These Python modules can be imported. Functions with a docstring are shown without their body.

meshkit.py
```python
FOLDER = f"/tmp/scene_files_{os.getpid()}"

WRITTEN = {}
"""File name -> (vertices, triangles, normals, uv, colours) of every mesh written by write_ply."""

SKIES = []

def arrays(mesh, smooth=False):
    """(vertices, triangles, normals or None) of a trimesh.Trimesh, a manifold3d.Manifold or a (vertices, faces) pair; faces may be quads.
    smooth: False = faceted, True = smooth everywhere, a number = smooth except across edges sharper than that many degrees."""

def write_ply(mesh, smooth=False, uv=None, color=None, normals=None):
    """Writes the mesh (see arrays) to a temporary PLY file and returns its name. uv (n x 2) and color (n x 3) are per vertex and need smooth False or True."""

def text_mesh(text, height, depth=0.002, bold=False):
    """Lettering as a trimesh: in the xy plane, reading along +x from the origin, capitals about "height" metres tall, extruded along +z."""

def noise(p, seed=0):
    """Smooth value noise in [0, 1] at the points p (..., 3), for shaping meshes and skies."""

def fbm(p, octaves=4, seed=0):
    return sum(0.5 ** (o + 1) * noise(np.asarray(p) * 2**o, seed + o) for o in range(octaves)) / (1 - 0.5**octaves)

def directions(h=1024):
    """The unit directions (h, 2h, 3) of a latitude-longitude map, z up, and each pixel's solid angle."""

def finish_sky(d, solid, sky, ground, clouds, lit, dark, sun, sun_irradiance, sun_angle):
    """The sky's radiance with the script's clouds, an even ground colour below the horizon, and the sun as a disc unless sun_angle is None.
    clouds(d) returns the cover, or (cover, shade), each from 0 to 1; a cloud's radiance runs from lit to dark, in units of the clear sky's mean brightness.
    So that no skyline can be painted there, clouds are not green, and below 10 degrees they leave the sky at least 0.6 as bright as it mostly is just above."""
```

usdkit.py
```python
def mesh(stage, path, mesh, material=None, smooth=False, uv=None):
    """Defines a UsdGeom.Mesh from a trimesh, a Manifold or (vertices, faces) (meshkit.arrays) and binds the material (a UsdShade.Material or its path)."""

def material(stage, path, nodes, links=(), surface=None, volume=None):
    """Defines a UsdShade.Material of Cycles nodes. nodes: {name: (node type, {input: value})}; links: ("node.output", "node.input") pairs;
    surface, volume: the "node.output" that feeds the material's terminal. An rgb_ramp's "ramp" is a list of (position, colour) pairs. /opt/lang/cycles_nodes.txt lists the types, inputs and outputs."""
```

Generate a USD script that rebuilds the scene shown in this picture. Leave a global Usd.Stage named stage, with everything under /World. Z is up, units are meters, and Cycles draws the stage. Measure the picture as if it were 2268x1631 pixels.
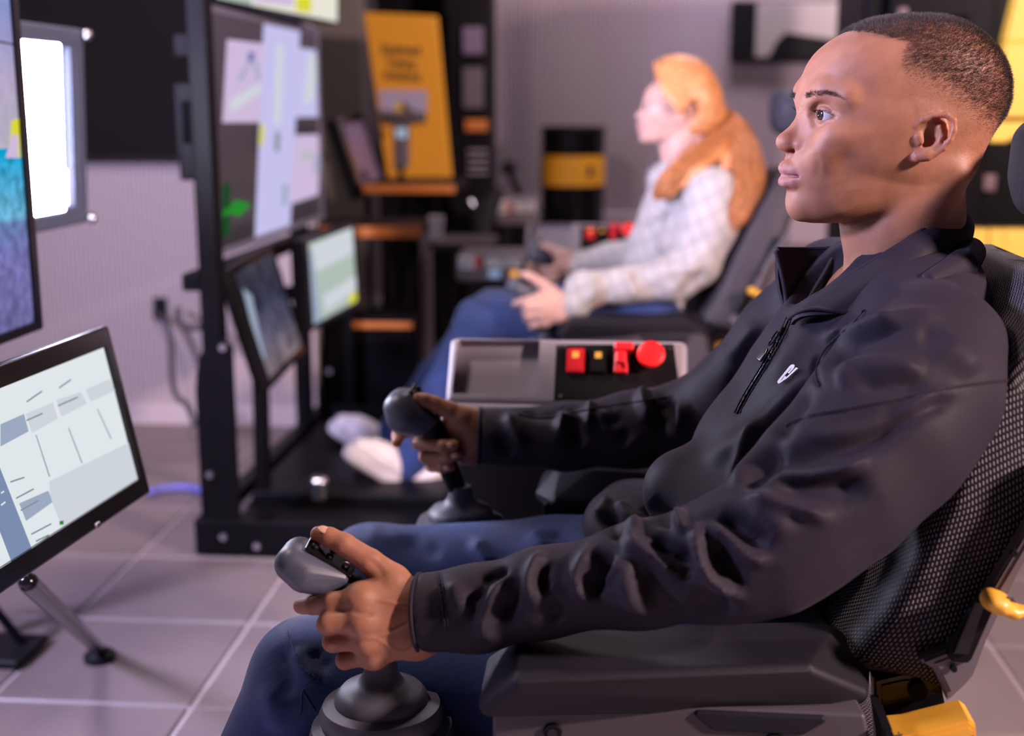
import math, random
import numpy as np, trimesh, manifold3d as m3, usdkit, meshkit
from shapely.geometry import Polygon, LineString
from scipy.interpolate import PchipInterpolator, CubicSpline
from scipy.spatial import cKDTree
from pxr import Usd, UsdGeom, UsdLux, UsdShade, Gf, Vt, Sdf

random.seed(4)
RNG = np.random.default_rng(4)
stage = Usd.Stage.CreateInMemory()
UsdGeom.SetStageUpAxis(stage, 'Z')
UsdGeom.SetStageMetersPerUnit(stage, 1.0)
UsdGeom.Xform.Define(stage, '/World')
UsdGeom.Scope.Define(stage, '/World/Looks')

# ------------------------------------------------------------------ camera
PW, PH, FPX, EYE_Z, HORIZON = 2268, 1631, 2838.0, 1.04, 230.0
PITCH = math.atan((PH / 2 - HORIZON) / FPX)
EYE = np.array([0, 0, EYE_Z])
FWD = np.array([0, math.cos(PITCH), -math.sin(PITCH)])
RIGHT = np.array([1.0, 0, 0])
UP = np.array([0, math.sin(PITCH), math.cos(PITCH)])
cam = UsdGeom.Camera.Define(stage, '/World/camera')
cam.CreateHorizontalApertureAttr(36.0)
cam.CreateVerticalApertureAttr(36.0 * PH / PW)
cam.CreateFocalLengthAttr(36.0 * FPX / PW)
cam.CreateFStopAttr(2.7)
cam.CreateFocusDistanceAttr(1.36)
cam.CreateClippingRangeAttr(Gf.Vec2f(0.05, 100))
cam.AddTransformOp().Set(Gf.Matrix4d(*RIGHT, 0, *UP, 0, *(-FWD), 0, *EYE, 1))
cam.CreateExposureAttr(1.3)

# ------------------------------------------------------------------ light
def dome(color, strength):
    d = UsdLux.DomeLight.Define(stage, '/World/sky')
    d.CreateColorAttr(Gf.Vec3f(*color)); d.CreateIntensityAttr(strength)
def rect_light(name, pos, aim, w, h, color, power):
    l = UsdLux.RectLight.Define(stage, '/World/' + name)
    l.CreateWidthAttr(w); l.CreateHeightAttr(h); l.CreateColorAttr(Gf.Vec3f(*color)); l.CreateIntensityAttr(power)
    p, a = np.array(pos, float), np.array(aim, float)
    z = (p - a) / np.linalg.norm(p - a); x = np.cross([0, 0, 1.0], z); x /= np.linalg.norm(x); y = np.cross(z, x)
    l.AddTransformOp().Set(Gf.Matrix4d(*x, 0, *y, 0, *z, 0, *p, 1))
dome((0.80, 0.66, 0.86), 0.003)
rect_light('key_lamp', (2.95, -0.12, 2.25), (0.3, 1.9, 0.75), 0.26, 0.26, (1.0, 0.73, 0.71), 540.0)
rect_light('studio_lamp', (-2.2, 1.0, 1.75), (0.25, 1.4, 0.98), 0.45, 0.45, (0.64, 0.60, 1.0), 140.0)
rect_light('fill_lamp', (-1.25, 2.0, 2.8), (-0.85, 3.5, 0.3), 0.40, 0.40, (1.0, 0.78, 0.74), 40.0)
rect_light('ceiling_lamp', (1.2, 5.2, 3.4), (1.0, 5.8, 0.0), 1.6, 0.6, (1.0, 0.84, 0.93), 10.0)

# ------------------------------------------------------------------ helpers
def at(px, py, depth):
    d = FWD + (px - PW / 2) / FPX * RIGHT + (PH / 2 - py) / FPX * UP
    return EYE + d * (depth / d[1])
def proj(V):
    r = np.asarray(V) - EYE
    f = r @ FWD
    return np.stack([PW / 2 + FPX * (r @ RIGHT) / f, PH / 2 - FPX * (r @ UP) / f], -1)

_used, _loc = {}, {}
def numbered(parent, name):
    k = (parent, name); n = _used.get(k, 0); _used[k] = n + 1
    return f'{parent}/{name}' + (f'_{n:03d}' if n else '')
def tag(p, label=None, cat=None, group=None, kind=None):
    p = p.GetPrim() if hasattr(p, 'GetPrim') else p
    for k, v in (('label', label), ('category', cat), ('group', group), ('kind', kind)):
        if v: p.SetCustomDataByKey(k, v)
    return p
def thing(name, label, cat, loc=(0, 0, 0), group=None, kind=None):
    path = numbered('/World', name)
    x = UsdGeom.Xform.Define(stage, path)
    x.AddTranslateOp().Set(Gf.Vec3d(*map(float, loc)))
    _loc[path] = np.array(loc, float)
    return tag(x.GetPrim(), label, cat, group, kind)
def obj(name, mesh, m, parent=None, smooth=30, label=None, uv=None):
    """One Mesh prim, given in world coordinates; under a thing it is stored relative to the thing's base."""
    pp = str(parent.GetPath()) if parent else '/World'
    path = numbered(pp, name)
    v, f, n = mesh if isinstance(mesh, tuple) and len(mesh) == 3 else (*meshkit.arrays(mesh, False)[:2], None)
    if n is None and smooth and uv is None:
        v, f, n = meshkit.arrays((v, f), smooth)
    elif n is None and smooth:
        v, f, n = meshkit.arrays((v, f), True)
    root = '/'.join(path.split('/')[:3])
    off = _loc.get(root, np.zeros(3))
    g = UsdGeom.Mesh.Define(stage, path)
    g.CreatePointsAttr(Vt.Vec3fArray.FromNumpy((v - off).astype(np.float32)))
    g.CreateFaceVertexCountsAttr(Vt.IntArray.FromNumpy(np.full(len(f), 3, np.int32)))
    g.CreateFaceVertexIndicesAttr(Vt.IntArray.FromNumpy(f.astype(np.int32).ravel()))
    g.CreateSubdivisionSchemeAttr('none')
    if n is not None:
        g.CreateNormalsAttr(Vt.Vec3fArray.FromNumpy(n.astype(np.float32))); g.SetNormalsInterpolation('vertex')
    if uv is not None:
        UsdGeom.PrimvarsAPI(g).CreatePrimvar('st', Sdf.ValueTypeNames.TexCoord2fArray, 'vertex').Set(Vt.Vec2fArray.FromNumpy(np.asarray(uv, np.float32)))
    UsdShade.MaterialBindingAPI.Apply(g.GetPrim()).Bind(m)
    if label: tag(g.GetPrim(), label)
    return g.GetPrim()
def curves(name, pts, counts, widths, m, parent, label=None):
    path = numbered(str(parent.GetPath()), name)
    off = _loc.get('/'.join(path.split('/')[:3]), np.zeros(3))
    c = UsdGeom.BasisCurves.Define(stage, path)
    c.CreateTypeAttr('linear')
    c.CreatePointsAttr(Vt.Vec3fArray.FromNumpy((pts - off).astype(np.float32)))
    c.CreateCurveVertexCountsAttr(Vt.IntArray.FromNumpy(np.asarray(counts, np.int32)))
    c.CreateWidthsAttr(Vt.FloatArray.FromNumpy(np.asarray(widths, np.float32)))
    c.SetWidthsInterpolation('vertex')
    UsdShade.MaterialBindingAPI.Apply(c.GetPrim()).Bind(m)
    tag(c.GetPrim(), label, kind='stuff')
    return c.GetPrim()

GLOW = .40
def mat(name, base=(.5, .5, .5), rough=.5, noise=0, nscale=60, bump=0, bscale=400, bdist=.001, **kw):
    nodes = {'p': ('principled_bsdf', {'base_color': base, 'roughness': rough, **kw})}
    links = []
    if noise or bump: nodes['tc'] = ('texture_coordinate', {})
    if noise:
        nodes['n'] = ('noise_texture', {'scale': nscale, 'detail': 3.0})
        b = np.array(base)
        nodes['r'] = ('rgb_ramp', {'ramp': [(.3, tuple(b * (1 - noise))), (.7, tuple(b * (1 + noise)))]})
        links += [('tc.object', 'n.vector'), ('n.fac', 'r.fac'), ('r.color', 'p.base_color')]
    if bump:
        nodes['bn'] = ('noise_texture', {'scale': bscale, 'detail': 2.0})
        nodes['b'] = ('bump', {'strength': bump, 'distance': bdist})
        links += [('tc.object', 'bn.vector'), ('bn.fac', 'b.height'), ('b.normal', 'p.normal')]
    return usdkit.material(stage, '/World/Looks/' + name, nodes, links, surface='p.BSDF')
def emit(name, color, strength):
    return usdkit.material(stage, '/World/Looks/' + name, {'e': ('emission', {'color': color, 'strength': strength * GLOW})}, [], surface='e.emission')

# -- plain shapes
def cat_(ms): return trimesh.util.concatenate([trimesh.Trimesh(*meshkit.arrays(m, False)[:2], process=False) for m in ms])
def basis(x, z=(0, 0, 1)):
    x = np.asarray(x, float); x = x / np.linalg.norm(x); z = np.asarray(z, float); y = np.cross(z, x); y /= np.linalg.norm(y); return np.stack([x, y, np.cross(x, y)], 1)
def place(mesh, R=None, t=(0, 0, 0)):
    v, f = meshkit.arrays(mesh, False)[:2]
    return (v @ R.T if R is not None else v) + np.asarray(t, float), f
def rbox(sx, sy, sz, r=.004, seg=12):
    """Rounded box centred on the origin."""
    r = min(r, sx * .49, sy * .49, sz * .49)
    s = m3.Manifold.sphere(r, seg)
    return m3.Manifold.batch_hull([s.translate((a * (sx / 2 - r), b * (sy / 2 - r), c * (sz / 2 - r))) for a in (-1, 1) for b in (-1, 1) for c in (-1, 1)])
def hullspheres(pts, r, seg=12):
    r = np.broadcast_to(r, (len(pts),))
    return m3.Manifold.batch_hull([m3.Manifold.sphere(float(q), seg).translate(tuple(map(float, p))) for p, q in zip(pts, r)])
def prism(poly, h, r=0, ax=None):
    """Polygon (x, y) extruded along z, centred, edges chamfered by r."""
    cs = m3.CrossSection([np.asarray(poly, float).tolist()], m3.FillRule.NonZero)
    if not r: return m3.Manifold.extrude(cs, h).translate((0, 0, -h / 2))
    ins = cs.offset(-r, m3.JoinType.Round)
    a = m3.Manifold.extrude(cs, h - 2 * r).translate((0, 0, -h / 2 + r))
    b = m3.Manifold.extrude(ins, h).translate((0, 0, -h / 2))
    mid = m3.Manifold.extrude(cs.offset(-r * .3, m3.JoinType.Round), h - r * .6).translate((0, 0, -h / 2 + r * .3))
    return a + b + mid
def lathe(prof, seg=48):
    """prof: (radius, z) from bottom to top; closed on the axis."""
    p = np.array(prof, float); th = np.arange(seg) * 2 * np.pi / seg
    v = np.stack([p[:, None, 0] * np.cos(th), p[:, None, 0] * np.sin(th), np.broadcast_to(p[:, None, 1], (len(p), seg))], -1).reshape(-1, 3)
    i, j = np.meshgrid(np.arange(len(p) - 1), np.arange(seg), indexing='ij')
    q = np.stack([i * seg + j, i * seg + (j + 1) % seg, (i + 1) * seg + (j + 1) % seg, (i + 1) * seg + j], -1).reshape(-1, 4)
    return v, np.vstack([q[:, [0, 1, 2]], q[:, [0, 2, 3]]])
def smoothpath(pts, n=40):
    pts = np.asarray(pts, float); s = np.r_[0, np.cumsum(np.linalg.norm(np.diff(pts, axis=0), axis=1))]
    return CubicSpline(s, pts)(np.linspace(0, s[-1], n))
def tube(pts, r, sides=8, spline=True, n=40):
    p = smoothpath(pts, n) if spline and len(pts) > 2 else np.asarray(pts, float)
    r = np.interp(np.linspace(0, 1, len(p)), np.linspace(0, 1, np.size(r)), np.ravel(r))
    t = np.gradient(p, axis=0); t /= np.linalg.norm(t, axis=1, keepdims=True)
    u = np.cross(t, [0.31, 0.17, .94]); u /= np.linalg.norm(u, axis=1, keepdims=True); w = np.cross(t, u)
    a = np.arange(sides) * 2 * np.pi / sides
    v = p[:, None] + r[:, None, None] * (np.cos(a)[None, :, None] * u[:, None] + np.sin(a)[None, :, None] * w[:, None])
    k = len(p); i, j = np.meshgrid(np.arange(k - 1), np.arange(sides), indexing='ij')
    q = np.stack([i * sides + j, i * sides + (j + 1) % sides, (i + 1) * sides + (j + 1) % sides, (i + 1) * sides + j], -1).reshape(-1, 4)
    f = np.vstack([q[:, [0, 1, 2]], q[:, [0, 2, 3]]])
    v = np.vstack([v.reshape(-1, 3), p[:1], p[-1:]]); e = np.arange(sides)
    f = np.vstack([f, np.stack([(e + 1) % sides, e, np.full(sides, k * sides)], 1), np.stack([(k - 1) * sides + e, (k - 1) * sides + (e + 1) % sides, np.full(sides, k * sides + 1)], 1)])
    return v, f
def grid_faces(a, b):
    i, j = np.meshgrid(np.arange(a - 1), np.arange(b - 1), indexing='ij')
    q = np.stack([i * b + j, (i + 1) * b + j, (i + 1) * b + j + 1, i * b + j + 1], -1).reshape(-1, 4)
    return np.vstack([q[:, [0, 1, 2]], q[:, [0, 2, 3]]])
def shell(P, thick):
    """A grid of points (a, b, 3) as a sheet of real thickness."""
    a, b = P.shape[:2]
    n = np.cross(np.gradient(P, axis=0), np.gradient(P, axis=1)); n /= np.linalg.norm(n, axis=2, keepdims=True) + 1e-12
    v = np.vstack([(P + n * thick / 2).reshape(-1, 3), (P - n * thick / 2).reshape(-1, 3)])
    f = grid_faces(a, b); o = a * b
    idx = np.arange(o).reshape(a, b)
    ring = np.r_[idx[:, 0], idx[-1, 1:], idx[-2::-1, -1], idx[0, -2:0:-1]]
    nx = np.roll(ring, -1)
    side = np.vstack([np.stack([ring, nx, nx + o], 1), np.stack([ring, nx + o, ring + o], 1)])
    return v, np.vstack([f, f[:, ::-1] + o, side[:, ::-1]])

# -- distance-field modelling (bodies, cloth, hands): fields blended on a grid, surfaced by surface nets
class Vol:
    def __init__(s, lo, hi, h):
        s.lo, s.h = np.array(lo, float), h
        s.n = np.ceil((np.array(hi) - s.lo) / h).astype(int) + 1
        s.v = np.full(s.n, 1.0, np.float32)
    def _sub(s, lo, hi, pad):
        a = np.clip(np.floor((np.array(lo) - pad - s.lo) / s.h).astype(int), 0, s.n)
        b = np.clip(np.ceil((np.array(hi) + pad - s.lo) / s.h).astype(int) + 1, 0, s.n)
        sl = tuple(slice(i, j) for i, j in zip(a, b))
        ax = [(s.lo[k] + s.h * np.arange(a[k], b[k])).astype(np.float32) for k in range(3)]
        return sl, np.meshgrid(*ax, indexing='ij', sparse=True)
    def add(s, prim, k=.01):
        fn, lo, hi = prim
        sl, X = s._sub(lo, hi, k + 3 * s.h)
        if s.v[sl].size == 0: return s
        a, b = s.v[sl], fn(*X)
        h = np.clip(.5 + .5 * (b - a) / max(k, 1e-6), 0, 1)
        s.v[sl] = b + (a - b) * h - k * h * (1 - h)
        return s
    def cut(s, prim, k=.004):
        fn, lo, hi = prim
        sl, X = s._sub(lo, hi, k + 3 * s.h)
        if s.v[sl].size == 0: return s
        a, b = s.v[sl], -fn(*X)
        h = np.clip(.5 - .5 * (b - a) / max(k, 1e-6), 0, 1)
        s.v[sl] = b + (a - b) * h + k * h * (1 - h)
        return s
    def mesh(s):
        v = s.v
        sg = v < 0
        m = [slice(0, -1), slice(1, None)]
        cnt = np.zeros(np.array(v.shape) - 1, np.int8)
        for i, j, k in np.ndindex(2, 2, 2): cnt += sg[m[i], m[j], m[k]]
        cell = np.argwhere((cnt > 0) & (cnt < 8))
        idm = np.full(cnt.shape, -1, np.int64); idm[tuple(cell.T)] = np.arange(len(cell))
        acc, w = np.zeros((len(cell), 3)), np.zeros(len(cell))
        corner = {c: v[tuple((cell + c).T)] for c in np.ndindex(2, 2, 2)}
        for ax in range(3):
            for c in np.ndindex(2, 2, 2):
                if c[ax]: continue
                d = list(c); d[ax] = 1; va, vb = corner[c], corner[tuple(d)]
                on = (va < 0) != (vb < 0); t = va / np.where(on, va - vb, 1)
                p = np.tile(np.array(c, float), (len(cell), 1)); p[:, ax] = t
                acc[on] += p[on]; w[on] += 1
        V = s.lo + s.h * (cell + acc / w[:, None])
        F = []
        for ax in range(3):
            o = [k for k in range(3) if k != ax]
            a = np.take(sg, np.arange(v.shape[ax] - 1), ax); b = np.take(sg, np.arange(1, v.shape[ax]), ax)
            e = np.argwhere(a != b)
            e = e[(e[:, o[0]] > 0) & (e[:, o[1]] > 0) & (e[:, o[0]] < v.shape[o[0]] - 1) & (e[:, o[1]] < v.shape[o[1]] - 1)]
            q = []
            for s1, s2 in ((0, 0), (1, 0), (1, 1), (0, 1)):
                c = e.copy(); c[:, o[0]] -= s1; c[:, o[1]] -= s2; q.append(idm[tuple(c.T)])
            q = np.stack(q, 1)
            flip = sg[tuple(e.T)] ^ (ax == 1)
            q[~flip] = q[~flip][:, ::-1]
            F.append(q)
        q = np.vstack(F)
        return V, np.vstack([q[:, [0, 1, 2]], q[:, [0, 2, 3]]])

def rc(a, b, ra, rb, stretch=None):
    """Tapered capsule; stretch=(axis, factor) widens it along an axis."""
    a, b = np.array(a, float), np.array(b, float)
    R = max(ra, rb) * (stretch[1] if stretch else 1)
    if stretch:
        ax, k = np.array(stretch[0], float), stretch[1]
        ax = ax / np.linalg.norm(ax)
    def fn(x, y, z):
        p = [x - a[0], y - a[1], z - a[2]]
        d = b - a
        if stretch:
            s = (p[0] * ax[0] + p[1] * ax[1] + p[2] * ax[2]) * (1 / k - 1)
            p = [p[i] + s * ax[i] for i in range(3)]; d = d + (d @ ax) * (1 / k - 1) * ax
        L = max(d @ d, 1e-12)
        t = np.clip((p[0] * d[0] + p[1] * d[1] + p[2] * d[2]) / L, 0, 1)
        return np.sqrt((p[0] - t * d[0]) ** 2 + (p[1] - t * d[1]) ** 2 + (p[2] - t * d[2]) ** 2) - (ra + (rb - ra) * t)
    return fn, np.minimum(a, b) - R, np.maximum(a, b) + R
def ell(c, r, R=None):
    c, r = np.array(c, float), np.array(r, float)
    R = np.eye(3) if R is None else R
    def fn(x, y, z):
        p = [x - c[0], y - c[1], z - c[2]]
        l = [p[0] * R[0, i] + p[1] * R[1, i] + p[2] * R[2, i] for i in range(3)]
        k0 = np.sqrt(sum((l[i] / r[i]) ** 2 for i in range(3))); k1 = np.sqrt(sum((l[i] / r[i] ** 2) ** 2 for i in range(3))) + 1e-9
        return k0 * (k0 - 1) / k1
    return fn, c - r.max(), c + r.max()
def chain(V, pts, rad, k=.01, stretch=None):
    for i in range(len(pts) - 1): V.add(rc(pts[i], pts[i + 1], rad[i], rad[i + 1], stretch), k)
def normals(v, f):
    n = np.zeros_like(v); c = np.cross(v[f[:, 1]] - v[f[:, 0]], v[f[:, 2]] - v[f[:, 0]])
    for k in range(3): np.add.at(n, f[:, k], c)
    return n / (np.linalg.norm(n, axis=1, keepdims=True) + 1e-20)
def relax(v, f, it=2, lam=.5):
    e = np.vstack([f[:, [0, 1]], f[:, [1, 2]], f[:, [2, 0]]])
    from scipy.sparse import coo_matrix, diags
    A = coo_matrix((np.ones(2 * len(e)), (np.r_[e[:, 0], e[:, 1]], np.r_[e[:, 1], e[:, 0]])), shape=(len(v), len(v))).tocsr()
    A.data[:] = 1; W = diags(1 / np.maximum(A.sum(1).A1 if hasattr(A.sum(1), 'A1') else np.asarray(A.sum(1)).ravel(), 1)) @ A
    for _ in range(it):
        v = v + lam * (W @ v - v); v = v - lam * .9 * (W @ v - v)
    return v
def strokes(v, f, items, dist=1.4):
    """Raises or sinks the surface along lines: (points seen in the picture, half width px, height m)."""
    n = normals(v, f); q = proj(v)
    view = EYE - v; view /= np.linalg.norm(view, axis=1, keepdims=True)
    face = np.clip((n * view).sum(1) * 2.2, 0, 1)
    disp = np.zeros(len(v))
    for it in items:
        pts, w, amp = it[:3]
        pts = np.array(pts, float)
        if len(pts) > 2: pts = smoothpath(pts, 24)
        W = np.interp(np.linspace(0, 1, len(pts)), np.linspace(0, 1, np.size(w)), np.ravel(w))
        s = np.linspace(0, 1, len(pts)); taper = np.minimum(1, np.minimum(s, 1 - s) * 4 + (.25 if len(it) < 4 else it[3]))
        m = W.max() * 2.6
        on = np.where((q[:, 0] > pts[:, 0].min() - m) & (q[:, 0] < pts[:, 0].max() + m) & (q[:, 1] > pts[:, 1].min() - m) & (q[:, 1] < pts[:, 1].max() + m) & (face > 0))[0]
        if not len(on): continue
        best = np.full(len(on), 9e9); bw = np.ones(len(on)); bt = np.ones(len(on))
        for i in range(len(pts) - 1):
            a, d = pts[i], pts[i + 1] - pts[i]
            t = np.clip(((q[on] - a) @ d) / (d @ d + 1e-9), 0, 1)
            ds = np.linalg.norm(q[on] - a - t[:, None] * d, axis=1)
            ww = W[i] + t * (W[i + 1] - W[i])
            r = ds / ww; b = r < best
            best[b] = r[b]; bt[b] = (taper[i] + t * (taper[i + 1] - taper[i]))[b]
        disp[on] += amp * np.exp(-best ** 2) * bt * face[on]
    return v + n * disp[:, None]

# rig frame: b = backwards from the screens, d = away from the camera, z = up; origin on the floor under the operator's head
YAW = math.radians(5.5)
B_, D_ = np.array([math.cos(YAW), -math.sin(YAW), 0]), np.array([math.sin(YAW), math.cos(YAW), 0])
Z_ = np.array([0, 0, 1.0])
RIG = np.stack([B_, D_, Z_], 1)
ORIGINS = [np.array([.40, 1.40, 0]), np.array([.54, 3.35, 0]), np.array([.68, 5.30, 0])]
def rp(b, d, z, k=0): return ORIGINS[k] + b * B_ + d * D_ + z * Z_
def rig(mesh, k=0):
    v, f = meshkit.arrays(mesh, False)[:2]
    return v @ RIG.T + ORIGINS[k], f
# ------------------------------------------------------------------ materials
M = {}
M['tile'] = mat('floor_tile', (.145, .112, .108), .42, noise=.10, nscale=5, bump=.08, bscale=300)
M['tile2'] = mat('floor_tile_light', (.156, .121, .117), .42, noise=.10, nscale=6, bump=.08, bscale=300)
M['grout'] = mat('floor_grout', (.30, .245, .24), .8)
M['wall'] = mat('ribbed_wall', (.44, .37, .375), .6)
M['wall_back'] = mat('ribbed_back_wall', (.40, .325, .37), .6)
M['dark_panel'] = mat('dark_wall_panel', (.011, .009, .0095), .8, specular_ior_level=.04)
M['black_metal'] = mat('black_metal', (.0035, .003, .004), .42, specular_ior_level=.08)
M['black_gloss'] = mat('black_gloss', (.005, .0045, .006), .18, specular_ior_level=.4)
M['black_plastic'] = mat('black_plastic', (.007, .0062, .008), .5, specular_ior_level=.12, bump=.15, bscale=900, bdist=.0005)
M['pad'] = mat('armrest_plastic', (.013, .0115, .016), .46, specular_ior_level=.14, bump=.45, bscale=1500, bdist=.0006)
M['grey_plastic'] = mat('grey_plastic', (.062, .053, .060), .45, specular_ior_level=.3, bump=.12, bscale=1200, bdist=.0004)
M['console_plastic'] = mat('console_plastic', (.27, .235, .265), .42, bump=.12, bscale=1200, bdist=.0004)
M['frame_plastic'] = mat('seat_frame_plastic', (.125, .105, .118), .4, bump=.12, bscale=1200, bdist=.0004)
M['boot'] = mat('rubber_boot', (.072, .070, .092), .5, bump=.15, bscale=900, bdist=.0005)
M['grip'] = mat('joystick_grip', (.062, .066, .095), .42, bump=.3, bscale=1700, bdist=.0003)
M['silver'] = mat('silver_frame', (.22, .22, .30), .32, metallic=.25)
M['softbox_fabric'] = mat('softbox_fabric', (.085, .10, .155), .6)
M['steel'] = mat('steel', (.6, .58, .6), .25, metallic=1.0)
M['yellow'] = mat('yellow_lever', (.72, .36, .035), .42, bump=.1, bscale=1500, bdist=.0003)
M['yellow_paint'] = mat('yellow_paint', (.72, .46, .05), .5)
M['orange_paint'] = mat('orange_paint', (.55, .17, .03), .5)
M['orange_sign'] = mat('orange_sign', (.84, .37, .018), .55)
M['ink'] = mat('black_ink', (.02, .016, .012), .7)
M['red'] = mat('red_plastic', (.75, .02, .03), .35)
M['red_button'] = mat('red_button', (.85, .018, .022), .3, emission_color=(1, .02, .02), emission_strength=.12)
M['lamp_amber'] = emit('amber_lamp', (1.0, .42, .08), 1.1)
M['white_paint'] = mat('white_paint', (.75, .72, .74), .5)
M['shoe'] = mat('white_shoe', (.66, .58, .56), .6)
M['sole'] = mat('shoe_sole', (.55, .5, .5), .7)
M['cable'] = mat('dark_cable', (.05, .045, .05), .5)
M['blue_cable'] = mat('blue_cable', (.12, .12, .42), .5)

def weave(name, dark, light, sx, sy, gloss=.55):
    """Woven upholstery: short bright stitches in staggered rows, by the cloth's own coordinates."""
    nodes = {'uv': ('texture_coordinate', {}),
             'mp': ('mapping', {'scale': (sx, sy, 1.0)}),
             'br': ('brick_texture', {'offset': .5, 'offset_frequency': 2, 'scale': 1.0, 'mortar_size': .40, 'mortar_smooth': .25, 'brick_width': 1.5, 'row_height': 1.0, 'color1': light, 'color2': tuple(c * .7 for c in light), 'mortar': dark}),
             'b': ('bump', {'strength': .6, 'distance': .0012, 'invert': True}),
             'p': ('principled_bsdf', {'roughness': gloss, 'sheen_weight': .0, 'specular_ior_level': .18})}
    return usdkit.material(stage, '/World/Looks/' + name, nodes, [('uv.UV', 'mp.vector'), ('mp.vector', 'br.vector'), ('br.color', 'p.base_color'), ('br.fac', 'b.height'), ('b.normal', 'p.normal')], surface='p.BSDF')
M['weave'] = weave('seat_weave', (.010, .0085, .011), (.36, .32, .36), 263, 263)
M['weave_fine'] = weave('headrest_weave', (.030, .030, .042), (.12, .12, .16), 263, 263)

# ------------------------------------------------------------------ floor and walls
RY = math.radians(4.2)
TB, TD = np.array([math.cos(RY), -math.sin(RY), 0]), np.array([math.sin(RY), math.cos(RY), 0])
def on_plane(px, py, o, n):
    d = at(px, py, 1.0) - EYE
    return EYE + d * (((np.asarray(o) - EYE) @ n) / (d @ n))
C0 = on_plane(303, 1233, (0, 0, 0), Z_)
PITCH_T, GAP = .37, .009
floor = obj('floor', place(trimesh.creation.box([9, 10, .06]), np.stack([TB, TD, Z_], 1), (0, 4.0, -.034)), M['grout'], smooth=False)
tag(floor, kind='structure')
def tile(i, j):
    a, h, e, b = PITCH_T / 2 - GAP / 2, .004, .0025, .01
    z = [(-a, -a), (a, -a), (a, a), (-a, a)]; w = a - e
    v = [(x, y, -b) for x, y in z] + [(x, y, h - e) for x, y in z] + [(math.copysign(w, x), math.copysign(w, y), h) for x, y in z]
    f = [(8, 9, 10), (8, 10, 11)]
    for k in range(4):
        n = (k + 1) % 4
        for o in (0, 4): f += [(o + k, o + n, o + n + 4), (o + k, o + n + 4, o + k + 4)]
    v = np.array(v) + np.array([0, 0, (RNG.random() - .5) * .0012 - .004])
    return place((v, np.array(f)), np.stack([TB, TD, Z_], 1), C0 + TB * PITCH_T * (i + .5) + TD * PITCH_T * (j + .5))
for i in range(-7, 10):
    for j in range(-4, 9):
        c = C0 + TB * PITCH_T * (i + .5) + TD * PITCH_T * (j + .5)
        q = proj(c[None])[0]
        if c[1] > .4 and -500 < q[0] < 2900: obj('tile', tile(i, j), M['tile'] if (i * 7 + j * 3) % 5 else M['tile2'], floor, smooth=False)

def ribbed(p0, p1, z0, z1, pitch, depth, thick=.08):
    """A wall of vertical ribs between two floor points, its ribs towards -y."""
    p0, p1 = np.array(p0, float), np.array(p1, float)
    L = np.linalg.norm(p1 - p0); u = (p1 - p0) / L; n = np.array([u[1], -u[0], 0])
    k = int(L / pitch)
    xs, off = [], []
    for i in range(k):
        for a, o in ((0, 0), (.12, 1), (.5, 1), (.62, 0)): xs.append((i + a) * pitch); off.append(o * depth)
    front = np.array([p0 + u * x + n * o for x, o in zip(xs, off)])
    loop = np.vstack([front, [p0 + u * xs[-1] - n * thick], [p0 - n * thick]])
    m = len(loop)
    v = np.vstack([loop + Z_ * z0, loop + Z_ * z1]); e = np.arange(m); nx = (e + 1) % m
    return v, np.vstack([np.stack([e, nx, nx + m], 1), np.stack([e, nx + m, e + m], 1)])
wl0 = on_plane(350, 938, (0, 0, 0), Z_)
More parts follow.
